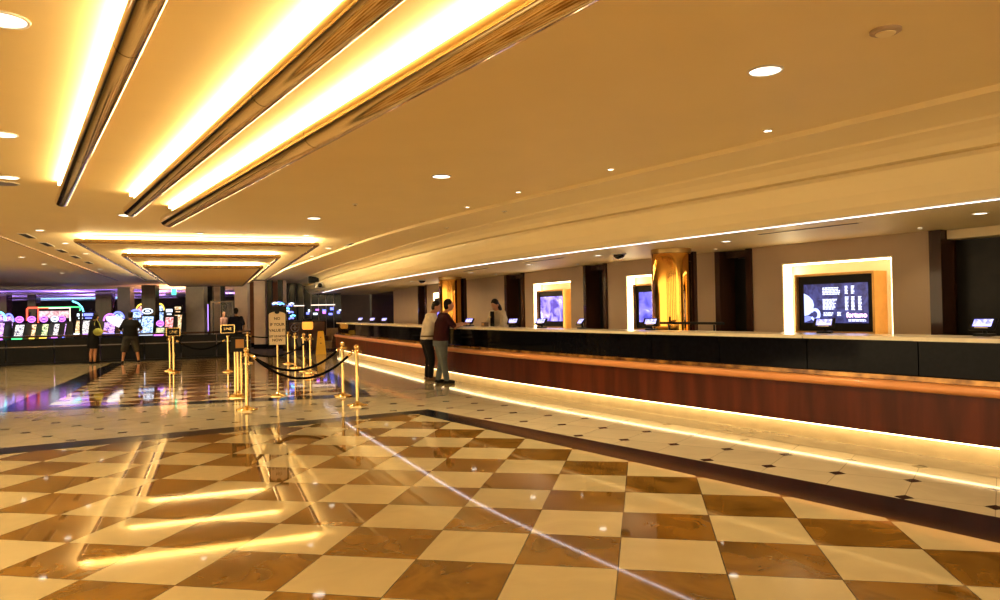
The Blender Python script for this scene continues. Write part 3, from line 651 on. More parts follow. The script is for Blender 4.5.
# wet floor sign
root = empty('wet_floor_sign', (-6.80, 28.03, 0), R(15), 'yellow folding wet floor sign near the far end of the desk', 'floor sign')
for sgn in (-1, 1):
    mb = MB(); P = [(-.19, .18 * sgn, 0), (.19, .18 * sgn, 0), (.11, .02 * sgn, .84), (-.11, .02 * sgn, .84)]
    Q = [(x, y + .02 * sgn, z) for x, y, z in P]; mb.poly(P + Q, [(0, 1, 2, 3), (7, 6, 5, 4), (0, 1, 5, 4), (1, 2, 6, 5), (2, 3, 7, 6), (3, 0, 4, 7)]); pn = mb.build('panel', M_['yellow'], root)
    if sgn < 0:
        mb = MB(); 
        for zc, s_ in ((.60, .10), (.38, .13)):
            yy = -.18 + .16 * zc / .84 - .024
            mb.poly([(-s_ / 2, yy - .004, zc - .05), (s_ / 2, yy - .004, zc - .05), (0, yy + .016, zc + .07)], [(0, 1, 2)])
        mb.build('warning_mark', M_['ink'], pn)
mb = MB(); mb.tube([(-.1, 0, .85), (.1, 0, .85)], .02, 10); mb.build('hinge', M_['yellow'], root)
# armchair and console far end
root = empty('tub_chair', (-7.05, 30.6, 0), R(160), 'brown leather chair back right of the yellow floor sign', 'chair')
mb = MB(); mb.box((0, 0, .25), (.6, .6, .3), bevel=.05); mb.build('seat', M_['brownleather'], root)
mb = MB(); mb.box((0, -.27, .62), (.62, .12, .62), bevel=.05); mb.build('backrest', M_['brownleather'], root)
for x in (-.28, .28): mb = MB(); mb.box((x, 0, .5), (.09, .55, .25), bevel=.03); mb.build('armrest', M_['brownleather'], root)
for x in (-.24, .24):
    for y in (-.24, .24): mb = MB(); mb.tube([(x, y, 0), (x, y, .1)], .02, 8); mb.build('leg', M_['darkwood'], root)
root = empty('host_console', (-8.35, 31.5, 0), R(12), 'dark host console with a round emblem behind the rope posts', 'counter')
mb = MB(); mb.box((0, 0, .6), (1.7, .6, 1.2), bevel=.01); mb.build('body', M_['darkwood'], root)
mb = MB(); mb.box((0, 0, 1.23), (1.8, .7, .05), bevel=.01); mb.build('top', M_['black'], root)
mb = MB(); n = 28; mb.tube([(-.35 + .16 * math.cos(2 * pi * k / n), -.315, .95 + .16 * math.sin(2 * pi * k / n)) for k in range(n + 1)], .018, 8, False); mb.box((-.35, -.31, .95), (.04, .02, .2)); mb.box((-.35, -.31, .95), (.18, .02, .03)); mb.build('round_emblem', M_['greypillar'], root)
root = empty('amber_lantern', (-7.96, 30.6, .0), 0, 'glowing amber drum lamp on a dark stand by the host console', 'lamp')
mb = MB(); mb.lathe((0, 0, 0), [(.16, 0), (.16, .02), (.04, .04), (.03, .86)], 20); mb.build('stand', M_['black'], root)
mb = MB(); mb.lathe((0, 0, 0), [(.19, .88), (.22, .95), (.22, 1.16), (.19, 1.2)], 24); mb.build('shade', emit('amber_glow', (1, .36, .04), .9, (.5, .25, .05)), root)
mb = MB(); mb.lathe((0, 0, 0), [(.2, 1.2), (.2, 1.30), (.12, 1.33)], 20); mb.build('lid', M_['black'], root)

# ------------------------------------------------------------------ low black bar wall towards the casino
root = empty('bar_front', (-12.3, 25.6, 0), 0, 'long low black panelled bar front at the edge of the casino floor', 'bar counter')
BW = [(-25, 20.35), (-20.5, 22.1), (-16, 24.0), (-12.3, 25.6), (-9.1, 27.0)]
for a, b in zip(BW, BW[1:]):
    L = math.dist(a, b); rz = math.atan2(b[1] - a[1], b[0] - a[0]); c = ((a[0] + b[0]) / 2, (a[1] + b[1]) / 2); n = 3
    for k in range(n):
        t = (k + .5) / n; p = (a[0] + (b[0] - a[0]) * t, a[1] + (b[1] - a[1]) * t)
        mb = MB(); mb.box((p[0], p[1], .46), (L / n - .03, .10, .78), rz, .012); under(root, mb.build('front_panel', M_['barblack']))
    mb = MB(); mb.box((c[0], c[1], .04), (L, .2, .075), rz); under(root, mb.build('plinth', M_['black']))
    mb = MB(); nx, ny = -math.sin(rz), math.cos(rz); mb.box((c[0] + nx * .2, c[1] + ny * .2, .93), (L, .7, .06), rz, .01); under(root, mb.build('bar_top', M_['darkwood']))
    mb = MB(); mb.box((c[0] - nx * .1, c[1] - ny * .1, .60), (L, .03, .035), rz); under(root, mb.build('rail', M_['greypillar']))

# casino wall and distant columns
mb = MB(); mb.box((-33, 57, 1.5), (60, .3, 3.0)); struct('wall_back', mb, mat('casino_wall', (.07, .045, .04), .7, 0, .5, .4, col2=(.02, .015, .02)))
mb = MB(); mb.box((-56, 33, 1.5), (.3, 50, 3.0)); struct('wall_left', mb, M_['casinoceil'])
mb = MB(); mb.box((-5.2, 44, 1.5), (5, .2, 3.0), R(10)); struct('wall_far', mb, M_['darkglass'])
# added unseen posts behind the viewer, streaking reflections in the gold columns; open between
mb = MB()
for k, xx in enumerate([-15.5, -13.2, -11.6, -9.1, -7.7, -5.2, -3.9, -1.4, -.3, 2.1, 3.3, 5.6, 7.4]): mb.box((xx, -7.85, 1.53), (.9 if k % 2 else .35, .14, 3.05))
mb.box((-4, -7.85, .35), (23.5, .10, .7)); mb.box((-4, -7.85, 2.98), (23.5, .10, .2)); struct('reflection_posts_1', mb, M_['darkwood'])
mb = MB()
for k, yy in enumerate([-4.2, -2.4, -1.0, 1.1, 2.3]): mb.box((12.2, yy, 1.5), (.14, .8 if k % 2 else .3, 3.0))
struct('reflection_posts_2', mb, M_['darkwood'])  # more unseen posts added on the right, also for streaked reflections
def pillar(x, y, w, dd, m, lab, z1=3.09, base=True):
    root = empty('pillar', (x, y, 0), R(8), lab, 'pillar', 'pillars at the far end of the hall')
    mb = MB(); mb.box((0, 0, (z1 + .2) / 2), (w, dd, z1 - .2), bevel=.01); mb.build('shaft', m, root)
    mb = MB(); mb.box((0, 0, .1), (w * 1.1, dd * 1.1, .2)); mb.build('base', M_['blackstone'], root)
    return root
D = 33.0
def wx(px, d): return (px - 500) / 741.0 * d
for a, b, d, m, lab in ((188, 205.5, 32, 'greypillar', 'broad grey stone pillar left of the sign posts'), (206.5, 213, 33.5, 'black', 'black pillar right of the broad grey pillar'),
                        (213.5, 220.5, 34, 'palepillar', 'narrow pale pillar behind the person in navy'), (221, 225, 33, 'black', 'thin black pillar left of the person in navy'),
                        (236, 248.5, 34, 'palepillar', 'pale pinkish pillar right of the person in navy'), (249, 254.5, 35, 'terracotta', 'reddish brown pillar between two pale pillars'),
                        (255, 266, 33.5, 'palepillar', 'pale pink pillar left of the tall notice board'), (267.5, 272.5, 33, 'black', 'black pillar above the tall notice board'),
                        (273, 278, 35, 'terracotta', 'terracotta pillar above the tall notice board'), (278.3, 282.6, 33, 'black', 'black pillar right above the tall notice board'), (282.8, 286.5, 33.5, 'palepillar', 'thin pale pillar right of the tall notice board')):
    x0, x1 = wx(a, d), wx(b, d); pillar((x0 + x1) / 2, d, x1 - x0, min(.6, x1 - x0), M_[m], lab)
root = empty('neon_strip_lamp', (wx(207.5, 32.6), 32.6, 0), 0, 'upright purple neon lamp beside the broad grey pillar', 'lamp')
mb = MB(); mb.box((0, 0, 1.45), (.14, .08, 1.3), bevel=.02); mb.build('casing', M_['black'], root); mb = MB(); mb.box((0, -.045, 1.45), (.09, .02, 1.15)); mb.build('tube', emit('neon_violet_bright', (.45, .25, 1), 2.5), root)
mb = MB(); mb.tube([(0, 0, 0), (0, 0, .82)], .03, 8); mb.build('stand', M_['black'], root)
# floor frames (glass partition) around navy person
root = empty('glass_partition', (wx(222, 30), 30, 0), R(5), 'glass partition in a grey frame behind the left sign post', 'partition')
for x in (-.42, .42): mb = MB(); mb.box((x, 0, 1.05), (.06, .06, 2.1)); mb.build('upright', M_['greypillar'], root)
mb = MB(); mb.box((0, 0, 2.08), (.9, .06, .06)); mb.build('top_rail', M_['greypillar'], root)
g, nt, b_ = nodemat('clear_glass'); b_.inputs['Roughness'].default_value = .03; b_.inputs['Alpha'].default_value = .10; b_.inputs['Base Color'].default_value = (.5, .5, .5, 1); b_.inputs['Specular IOR Level'].default_value = .3
mb = MB(); mb.box((0, 0, 1.05), (.78, .015, 2.0)); mb.build('pane', g, root)
# dark glass shop front on the right
root = empty('shop_front', (wx(311, 36), 36, 0), R(4), 'dark glass shop front with blue lights beyond the rope posts', 'shop front')
for k in range(8):
    mb = MB(); mb.box((-1.25 + k * .36, 0, 1.52), (.33, .06, 3.0)); mb.build('glass_panel', M_['darkglass'], root)
    mb = MB(); mb.box((-1.43 + k * .36, -.03, 1.52), (.03, .1, 3.0)); mb.build('mullion', M_['greypillar'], root)
mb = MB(); mb.box((-.55, -.15, 1.93), (.5, .04, .04)); mb.box((.6, -.15, 1.95), (1.15, .04, .04)); mb.build('light_bar', emit('pale_bar', (1, .75, .6), 1.6), root)
E_blue = emit('neon_blue', (.15, .18, 1), 2.2); E_wh = emit('neon_white', (.75, .85, 1), 1.6); E_vio = emit('neon_violet', (.6, .15, 1), 2.0); E_red = emit('neon_red', (1, .08, .04), 1.8); E_grn = emit('neon_green', (.1, 1, .3), 1.2); E_yel = emit('neon_yellow', (1, .65, .08), 1.5)
random.seed(3)
for k in range(5):
    xx = -.1 + k * .36; 
    for j in range(2):
        mb = MB(); mb.box((xx + random.uniform(-.08, .08), -.12, 1.55 + j * .17 + random.uniform(-.05, .05)), (random.uniform(.08, .2), .04, random.uniform(.06, .14)), bevel=.01); mb.build('screen', [E_blue, E_wh, E_vio, E_blue][(k + j) % 4], root)
# swirling blue chandelier sign
root = empty('neon_sculpture', (wx(283, 30.5), 30.5, 0), 0, 'swirl of blue white neon lamps behind the tall notice board', 'neon sign')
for k in range(16):
    t = k / 15; px = 274 + 17 * t + random.uniform(-1, 1); z = 1.97 - .08 * t if k < 8 else 1.95 - (t - .5) * 1.1
    if k >= 8: px = 289 + 3 * math.sin(k)
    c = (wx(px, 30.5) - wx(283, 30.5), random.uniform(-.1, .1), z + random.uniform(-.05, .05))
    mb = MB(); mb.tube([(c[0] - .1, c[1], c[2] - .02), (c[0], c[1], c[2] + .03), (c[0] + .1, c[1], c[2])], .032, 8); mb.build('neon_tube', [E_wh, E_blue, E_cyan, E_blue][k % 4], root)
mb = MB(); mb.tube([(.2, 0, 0), (.2, 0, 2.0)], .03, 8); mb.tube([(-.4, 0, 1.98), (.2, 0, 1.98)], .02, 8); mb.build('stand', M_['black'], root)

# ------------------------------------------------------------------ casino: slot machines
def slot(name_lab, x, y, rz, scr, glow, topper='arc', h=1.75, w=.62, tm=None):
    root = empty('slot_machine', (x, y, 0), rz, name_lab, 'slot machine', 'slot machines on the casino floor')
    mb = MB(); mb.box((0, 0, .38), (w, .6, .76), bevel=.02); mb.build('cabinet', M_['black'], root)
    mb = MB(); mb.poly([(-w / 2, -.3, .76), (w / 2, -.3, .76), (w / 2, .3, .76), (-w / 2, .3, .76), (-w / 2, -.1, h - .35), (w / 2, -.1, h - .35), (w / 2, .3, h - .35), (-w / 2, .3, h - .35)], [(3, 2, 1, 0), (4, 5, 6, 7), (0, 1, 5, 4), (1, 2, 6, 5), (2, 3, 7, 6), (3, 0, 4, 7)]); mb.build('screen_housing', M_['black'], root)
    mb = MB(); mb.box((0, -.32, .80), (w * .9, .16, .06), bevel=.01); mb.build('button_deck', glow, root)
    dz = (h - 1.11); 
    mb = MB(); a = (-.3 + .2 * .12, .76 + (h - 1.11) * .12); b = (-.3 + .2 * .92, .76 + (h - 1.11) * .92); ww = w * .42
    mb.poly([(-ww, a[0] - .01, a[1]), (ww, a[0] - .01, a[1]), (ww, b[0] - .01, b[1]), (-ww, b[0] - .01, b[1]), (-ww, a[0] + .02, a[1]), (ww, a[0] + .02, a[1]), (ww, b[0] + .02, b[1]), (-ww, b[0] + .02, b[1])], [(0, 1, 2, 3), (7, 6, 5, 4), (0, 1, 5, 4), (1, 2, 6, 5), (2, 3, 7, 6), (3, 0, 4, 7)]); mb.build('screen', scr, root)
    if topper == 'arc':
        mb = MB(); n = 14; mb.tube([(w * .48 * math.cos(pi * k / n), -.12, h - .33 + .30 * math.sin(pi * k / n)) for k in range(n + 1)], .035, 8); mb.build('topper_arc', tm or glow, root)
        mb = MB(); mb.ball((0, -.08, h - .25), .16, 16, (1.2, .3, .9)); mb.build('topper_screen', scr, root)
    elif topper == 'oval':
        mb = MB(); mb.ball((0, -.1, h - .2), .2, 20, (w * 2.0, .35, .6)); mb.build('topper', M_['black'], root)
        mb = MB(); mb.tube([(w * .36 * math.cos(2 * pi * k / 18), -.17, h - .2 + .10 * math.sin(2 * pi * k / 18)) for k in range(19)], .022, 6); mb.ball((0, -.165, h - .2), .07, 12, (1.3, .3, .6)); mb.build('topper_neon', tm or glow, root)
    else:
        mb = MB(); mb.box((0, -.05, h - .18), (w * .9, .2, .34), bevel=.03); mb.build('topper', M_['black'], root)
        mb = MB(); mb.box((0, -.155, h - .14), (w * .7, .02, .12), bevel=.005); mb.box((0, -.155, h - .29), (w * .5, .02, .05), bevel=.005); mb.build('topper_screen', tm or glow, root)
    return root
S1 = screenmat('slot_screen_white', (.02, .02, .08), (1, .9, .8), 1.4, 16, (.2, .8, .4)); S2 = screenmat('slot_screen_violet', (.05, .01, .2), (.9, .5, 1), 1.4, 16, (.3, .2, 1)); S3 = screenmat('slot_screen_blue', (.01, .03, .25), (.6, .85, 1), 1.5, 14, (.1, .2, 1))
S4 = screenmat('slot_screen_red', (.5, .01, .01), (1, .6, .6), 1.2, 14); S5 = screenmat('slot_screen_gold', (.2, .04, .01), (1, .75, .4), 1.4, 16, (.9, .9, 1)); S6 = screenmat('slot_screen_green', (.02, .1, .05), (1, 1, .5), 1.2, 16, (.2, .9, .4))
SM = [(22, 27.5, S1, E_grn, 'oval', E_vio, 'with white screen and violet oval top, second from the left', 1.7), (34, 28, S5, E_yel, 'oval', E_vio, 'with golden screen, left of the neon framed sign', 1.7), (46, 28.4, S6, E_yel, 'oval', E_vio, 'with green and yellow screen, under the neon framed sign', 1.7),
      (57, 28.8, S1, E_vio, 'oval', E_wh, 'with white screen under the right half of the neon framed sign', 1.7), (64, 29.2, S2, E_blue, 'oval', E_vio, 'with violet screen, right end of the bank under the neon sign', 1.7), (2, 27, S2, E_vio, 'arc', E_cyan, 'with violet screen and blue arc, cut by the left edge', 1.8),
      (10.5, 29, S2, E_blue, 'arc', E_blue, 'with violet screen, next to the one at the left edge', 1.75), (83, 33.5, S5, E_wh, 'box', E_wh, 'with golden screen left of the woman with the bag', 1.8), (90, 32.2, S1, E_vio, 'box', E_blue, 'with pale screen directly behind the woman with the bag', 1.8),
      (137, 31, S3, E_blue, 'arc', E_blue, 'with blue screen right of the man in black', 1.85), (149, 30.5, S3, E_wh, 'oval', E_wh, 'with round white top, between the two dark casino pillars', 1.95), (143, 35, S4, E_yel, 'arc', E_yel, 'with red screen and yellow arc, farther back', 2.15),
      (161, 35, S3, E_red, 'arc', E_yel, 'with yellow and red arc, behind the red sided machine', 2.15), (161.5, 29.4, S6, E_vio, 'oval', E_vio, 'with green lit screen, low in front of the arc topped one', 1.45), (170.5, 30.5, S4, E_red, 'box', E_wh, 'with red sides and white top, left of the broad grey pillar', 1.9),
      (179, 31.2, S5, E_yel, 'box', S5, 'with golden glowing top, against the broad grey pillar', 2.0), (111, 33, S2, E_blue, 'arc', E_vio, 'with violet lights seen between the two casino visitors', 1.7), (119, 34.6, S3, E_blue, 'arc', E_blue, 'far back between the two casino visitors', 1.8), (126, 40, S2, E_vio, 'box', E_vio, 'farthest back above the shoulder of the man in black', 1.9)]
for px, d, scr, gl, tp, tm, lab, h in SM: slot('slot machine ' + lab, wx(px, d), d, R(random.uniform(2, 6)), scr, gl, tp, h, .36 if px < 70 or px > 155 else .55, tm)
root = empty('neon_framed_sign', (wx(54, 30.5), 30.5, 0), R(6), 'wide neon framed jackpot sign above a bank of slot machines', 'sign')
mb = MB(); mb.box((0, 0, 1.68), (1.15, .1, .30), bevel=.02); mb.build('board', screenmat('jackpot_board', (.55, .18, .25), (1, .85, .85), .8, 6, (.5, .7, 1)), root)
mb = MB(); mb.tube([(-1.05, 0, 1.45), (-1.05, 0, 1.92), (-1.0, 0, 1.97), (-.62, 0, 1.97)], .035, 8); mb.build('neon_outline', E_red, root)
mb = MB(); mb.tube([(-.62, 0, 1.35), (-.62, 0, 1.95), (-.2, 0, 1.95)], .03, 8); mb.build('neon_outline', E_red, root)
mb = MB(); mb.tube([(-.2, 0, 1.95), (.62, 0, 1.95), (.62, 0, 1.4)], .03, 8); mb.build('neon_outline', emit('neon_cream', (1, .8, .6), 1.5), root)
mb = MB(); mb.tube([(-.95, 0, 1.975), (.98, 0, 1.975), (1.03, 0, 1.9), (1.0, 0, 1.82)], .025, 8); mb.build('neon_outline', E_grn, root)
for x in (-1.0, 1.0): mb = MB(); mb.box((x, .1, .9), (.08, .08, 1.8)); mb.build('post', M_['black'], root)
root = empty('neon_arch', (wx(80, 34), 34, 0), 0, 'cyan neon arc rising right of the framed jackpot sign', 'neon sign')
mb = MB(); mb.tube([(-.35, 0, 2.3), (-.1, 0, 2.2), (.08, 0, 2.02), (.16, 0, 1.8)], .035, 8); mb.build('neon_tube', E_cyan, root)
mb = MB(); mb.tube([(.17, .03, 0), (.17, .03, 1.85)], .03, 8); mb.build('post', M_['black'], root)
# grey casino pillars and dark silhouettes
for a, b, d, m, lab in ((98, 113, 40, 'darkwood', 'dark brown pillar in the casino above the woman with the bag'), (120, 132, 36, 'greypillar', 'grey blue casino pillar behind the man in black'), (144, 157, 34, 'darkwood', 'black casino pillar between the arc topped machines'), (30, 38, 44, 'darkwood', 'dark casino pillar behind the neon framed sign'), (0, 9, 40, 'darkwood', 'dark casino pillar at the left edge')):
    x0, x1 = wx(a, d), wx(b, d); rt = pillar((x0 + x1) / 2, d, x1 - x0, .6, M_[m], lab, 2.97); rt['group'] = 'casino pillars'
for y, x0, x1, z, em, lab in ((38.5, -30, -18.8, 2.82, E_purple, 'nearest purple cove light under the casino ceiling'), (44, -36, -20, 2.82, E_purple, 'middle purple cove light under the casino ceiling'), (50, -40, -22, 2.8, E_purple, 'farthest purple cove light under the casino ceiling'), (41.0, -19, -15.0, 2.82, E_pink, 'peach cove light under the casino ceiling by the grey pillar')):
    root = empty('cove_light', ((x0 + x1) / 2, y, z), R(4), lab, 'light strip', 'casino cove lights')
    mb = MB(); mb.box((0, 0, -.02), (x1 - x0, .34, .03)); mb.box((0, -.17, .0), (x1 - x0, .03, .07)); mb.build('trough', M_['casinoceil'], root)
    mb = MB(); mb.box((0, 0, .02), (x1 - x0 - .2, .1, .04)); mb.build('tube', em, root)
for x_, y_, lab in ((-27.5, 39.6, 'added purple wash light far left under the casino ceiling'), (-23.5, 40.5, 'added purple wash light beyond the neon framed sign'), (-20, 43, 'added purple wash light beyond the two casino visitors'), (-26, 47, 'added purple wash light deep in the casino on the left'), (-18, 48.5, 'added purple wash light deep in the casino on the right'), (-31.5, 46, 'added purple wash light at the far left end of the casino'), (-16.6, 38.2, 'peach uplight left of the broad grey pillar')):
    root = empty('added_uplight', (x_, y_, 0), 0, lab, 'added_uplight', 'added casino wash lights')  # invented lamps, added to wash the casino ceiling with colour
    mb = MB(); mb.lathe((0, 0, 0), [(.2, 0), (.2, .03), (.035, .05), (.035, 1.95)], 16); mb.build('pole', M_['black'], root)
    mb = MB(); mb.lathe((0, 0, 0), [(.05, 1.95), (.11, 2.0), (.12, 2.12)], 20); mb.build('bowl', M_['black'], root)
    o = spot(root, (0, 0, 2.16), 420, 172, (1, .45, .25) if 'peach' in lab else (.45, .25, 1), .6, .08); o.rotation_euler = (pi, 0, 0)
root = empty('cyan_light_line', (wx(66, 50), 50.5, 2.7), 0, 'thin cyan light line along the far casino ceiling', 'light strip')
mb = MB(); mb.box((1.0, 0, .13), (6.5, .06, .07)); mb.build('tube', E_cyan, root); mb = MB(); mb.box((1.0, .06, .15), (6.7, .06, .2)); mb.build('backing', M_['casinoceil'], root)
root = empty('glowing_oval_board', (wx(122, 26.9), 26.9, .93 + .03), R(5), 'tilted glowing white oval board behind the man in black', 'sign')
mb = MB(); n = 28; A = [mb.bm.verts.new((.62 * math.cos(2 * pi * k / n) * math.cos(R(-24)) - .17 * math.sin(2 * pi * k / n) * math.sin(R(-24)), 0, .32 + .62 * math.cos(2 * pi * k / n) * math.sin(R(-24)) + .17 * math.sin(2 * pi * k / n) * math.cos(R(-24)))) for k in range(n)]
Bv = [mb.bm.verts.new(v.co + Vector((0, .05, 0))) for v in A]; mb.loft([A, Bv]); mb.build('panel', emit('white_glow', (.85, .85, .95), .85, (.6, .6, .6)), root)
mb = MB(); mb.tube([(-.1, .06, 0), (-.1, .06, .33)], .02, 8); mb.tube([(.2, .06, 0), (.2, .06, .2)], .02, 8); mb.build('support', M_['black'], root)
root = empty('exit_sign', (wx(174, 36), 36, 2.72), 0, 'small green lit sign hanging left of the broad grey pillar', 'sign')
mb = MB(); mb.box((0, 0, 0), (.2, .05, .3), bevel=.01); mb.build('panel', emit('exit_green', (.05, 1, .45), 2.0), root); mb = MB(); mb.tube([(0, 0, .15), (0, 0, .37)], .012, 6); mb.build('hanger', M_['black'], root)

# ------------------------------------------------------------------ people
def bake(bm, name, m, parent, voxel, smooth_it=4):
    me = bpy.data.meshes.new(name); bmesh.ops.recalc_face_normals(bm, faces=bm.faces); bm.to_mesh(me); bm.free()
    o = bpy.data.objects.new(name, me); COL.objects.link(o)
    r = o.modifiers.new('r', 'REMESH'); r.mode = 'VOXEL'; r.voxel_size = voxel; r.use_smooth_shade = True
    s = o.modifiers.new('s', 'SMOOTH'); s.iterations = smooth_it; s.factor = .5
    bpy.context.view_layer.update()
    me2 = bpy.data.meshes.new_from_object(o.evaluated_get(bpy.context.evaluated_depsgraph_get())); bpy.data.objects.remove(o)
    me2.name = name; me2.materials.clear(); me2.materials.append(m)
    for p in me2.polygons: p.use_smooth = True
    o = bpy.data.objects.new(name, me2); COL.objects.link(o); o.parent = parent; return o
def limb(mb, P, Rr):
    for a, b, r0, r1 in zip(P, P[1:], Rr, Rr[1:]): mb.tube([a, b], [r0, r1], 14)
    for p, r in zip(P, Rr): mb.ball(p, r, 14)
def stack(mb, L):
    n = 24
    rr = [[mb.bm.verts.new((cx + rx * math.cos(2 * pi * k / n), cy + ry * math.sin(2 * pi * k / n), z)) for k in range(n)] for cx, cy, z, rx, ry in L]
    mb.loft(rr)
def person(loc, rz, lab, J, mats, kind='man', scale=1.0):
    """J: joints; every limb end and the head in local metres, facing +Y"""
    root = empty('person', (*loc, 0), rz, lab, 'person'); root.scale = (scale,) * 3
    skin = mats['skin']; lean = J.get('lean', 0.0)
    def T(z): return J.get('hipy', 0) + lean * max(0, z - .95)      # forward shift of the trunk at height z
    hd = Vector(J['head']); yaw = J.get('yaw', 0); nod = J.get('nod', 0)
    b = MB()
    sh = {s: Vector((s * .175, T(1.42), 1.42)) for s in (-1, 1)}
    # trunk
    stack(b, [(0, T(.86), .84, .13, .09), (0, T(.95), .95, .155, .10), (0, T(1.08), 1.08, .135, .09), (0, T(1.25), 1.25, .155, .10), (0, T(1.38), 1.38, .165, .09), (0, T(1.46), 1.46, .09, .06)])
    limb(b, [(0, T(1.42), 1.42), (hd.x * .5, (T(1.5) + hd.y) / 2 - .01, 1.52), (hd.x, hd.y - .01, hd.z - .08)], [.06, .052, .05])
    Rm = Matrix.Rotation(-yaw, 3, 'Z') @ Matrix.Rotation(-nod, 3, 'X')
    def HP(x, y, z): return hd + Rm @ Vector((x, y, z))
    def blob(c, r, s3):
        k = bmesh.ops.create_uvsphere(b.bm, u_segments=18, v_segments=12, radius=r)
        for v in k['verts']: v.co = HP(*(Vector((v.co.x * s3[0], v.co.y * s3[1], v.co.z * s3[2])) + Vector(c)))
    blob((0, 0, .02), .095, (.80, 1.0, 1.12)); blob((0, .035, -.055), .065, (.85, .9, 1.0)); blob((0, .098, -.012), .016, (.8, 1.1, 1.7)); blob((0, .085, -.058), .02, (1.2, .6, .6))
    for s in (-1, 1): blob((s * .078, -.005, -.005), .025, (.35, .8, 1.2)); blob((s * .03, .082, .018), .016, (1, .5, .7))
    for s in (-1, 1):
        e, w = Vector(J['elbow'][s]), Vector(J['wrist'][s])
        limb(b, [sh[s], e, w], [.052, .040, .027])
        f = (w - e).normalized(); pd = Vector(J.get('palm', {}).get(s, f)).normalized() if J.get('palm') else f
        side = Vector((0, 0, 1)).cross(pd); side = side.normalized() if side.length > .1 else Vector((1, 0, 0)); dn = pd.cross(side)
        pc = w + pd * .055
        limb(b, [w, pc], [.026, .034]); limb(b, [w + pd * .04 - side * .02, w + pd * .085 - side * .02], [.02, .016]); limb(b, [w + pd * .04 + side * .02, w + pd * .085 + side * .02], [.02, .016])
        for k in range(4):
            o0 = w + pd * .09 + side * (-.033 + .022 * k); ln = (.065, .075, .07, .055)[k]
            limb(b, [o0, o0 + pd * ln * .5 + dn * -.008, o0 + pd * ln * .85 + dn * -.03], [.0105, .0095, .0085])
        o0 = w + pd * .03 + side * .03 * s * -1; limb(b, [o0, o0 + pd * .03 + side * -.03 * s, o0 + pd * .065 + side * -.035 * s + dn * -.012], [.013, .011, .009])
        h_, k_, a_ = Vector((s * .095, T(.9), .90)), Vector(J['knee'][s]), Vector(J['ankle'][s])
        limb(b, [h_, k_, a_], [.078, .052, .036]); limb(b, [k_, (k_ * .65 + a_ * .35) + Vector((0, -.015, 0)), a_], [.05, .055, .036])
        fd = Vector(J.get('foot', (0, 1, 0))).normalized(); limb(b, [(a_.x, a_.y, .045), Vector((a_.x, a_.y, .035)) + fd * .13], [.036, .03])
    bake(b.bm, 'body', skin, root, .0095, 3)
    # hair
    hb = MB(); b0 = b; b = hb
    def hblob(c, r, s3):
        k = bmesh.ops.create_uvsphere(hb.bm, u_segments=18, v_segments=12, radius=r)
        for v in k['verts']: v.co = HP(*(Vector((v.co.x * s3[0], v.co.y * s3[1], v.co.z * s3[2])) + Vector(c)))
    hblob((0, -.018, .045), .098, (.86, 1.0, 1.05)); hblob((0, -.045, -.005), .085, (.88, .8, 1.1))
    if J.get('hair') == 'long':
        hblob((0, -.075, -.10), .09, (1.0, .55, 1.5)); hblob((.05, -.05, -.12), .06, (.8, .7, 2.0)); hblob((-.05, -.05, -.12), .06, (.8, .7, 2.0))
    if J.get('hair') == 'bun': hblob((0, -.10, .09), .045, (1, 1, 1))
    bake(hb.bm, 'hair', mats['hair'], root, .011, 3)
    # clothes
    c = MB(); top = J.get('top', 'shirt'); fat = J.get('fat', 1.0)
    zb = .90 if top != 'dress' else .52
    lst = [(0, T(1.0), 1.0, .172 * fat, .122 * fat), (0, T(1.12), 1.12, .165 * fat, .122 * fat), (0, T(1.28), 1.28, .182 * fat, .125 * fat), (0, T(1.40), 1.40, .178 * fat, .11), (0, T(1.46), 1.465, .12, .082), (0, T(1.5), 1.49, .068, .066)]
    if top == 'dress': lst = [(0, T(.8), zb, .19 * fat, .15 * fat), (0, T(.8), .78, .19 * fat, .14 * fat)] + lst
    else: lst = [(0, T(.93), zb, .178 * fat, .125 * fat)] + lst
    stack(c, lst)
    for s in (-1, 1):
        e, w = Vector(J['elbow'][s]), Vector(J['wrist'][s])
        if J.get('sleeve') == 'long': limb(c, [sh[s], e, e.lerp(w, .93)], [.072, .056, .042])
        elif J.get('sleeve') == 'half': limb(c, [sh[s], sh[s].lerp(e, .85)], [.074, .062])
        elif J.get('sleeve') == 'roll': limb(c, [sh[s], e, e.lerp(w, .25)], [.072, .058, .050])
    bake(c.bm, {'shirt': 'shirt', 'dress': 'dress', 'jacket': 'cardigan'}[top], mats['top'], root, .013, 4)
    if top != 'dress':
        c = MB(); stack(c, [(0, T(.85), .80, .165 * fat, .125 * fat), (0, T(.92), .92, .17 * fat, .122 * fat), (0, T(1.0), 1.0, .160 * fat, .112 * fat)])
        lo = J.get('leg', .97)
        for s in (-1, 1):
            h_, k_, a_ = Vector((s * .095, T(.9), .88)), Vector(J['knee'][s]), Vector(J['ankle'][s])
            if lo > .6: limb(c, [h_, k_, k_.lerp(a_, .92)], [.100 * fat, .074, .062])
            else: limb(c, [h_, h_.lerp(k_, 1.02)], [.105 * fat, .088 * fat])
        bake(c.bm, 'trousers' if lo > .6 else 'shorts', mats['bottom'], root, .013, 4)
    for s in (-1, 1):
        a_ = Vector(J['ankle'][s]); fd = Vector(J.get('foot', (0, 1, 0))).normalized(); c = MB()
        limb(c, [(a_.x, a_.y - .03 * fd.y, .042), Vector((a_.x, a_.y, .040)) + fd * .07, Vector((a_.x, a_.y, .034)) + fd * .155], [.042, .044, .034])
        bake(c.bm, 'shoe', mats['shoe'], root, .011, 2)
    if top == 'shirt' and J.get('belt'):
        c = MB(); stack(c, [(0, T(.985), .965, .176 * fat, .127 * fat), (0, T(1.0), 1.0, .176 * fat, .126 * fat)]); c.build('belt', M_['brownleather'], root)
    return root
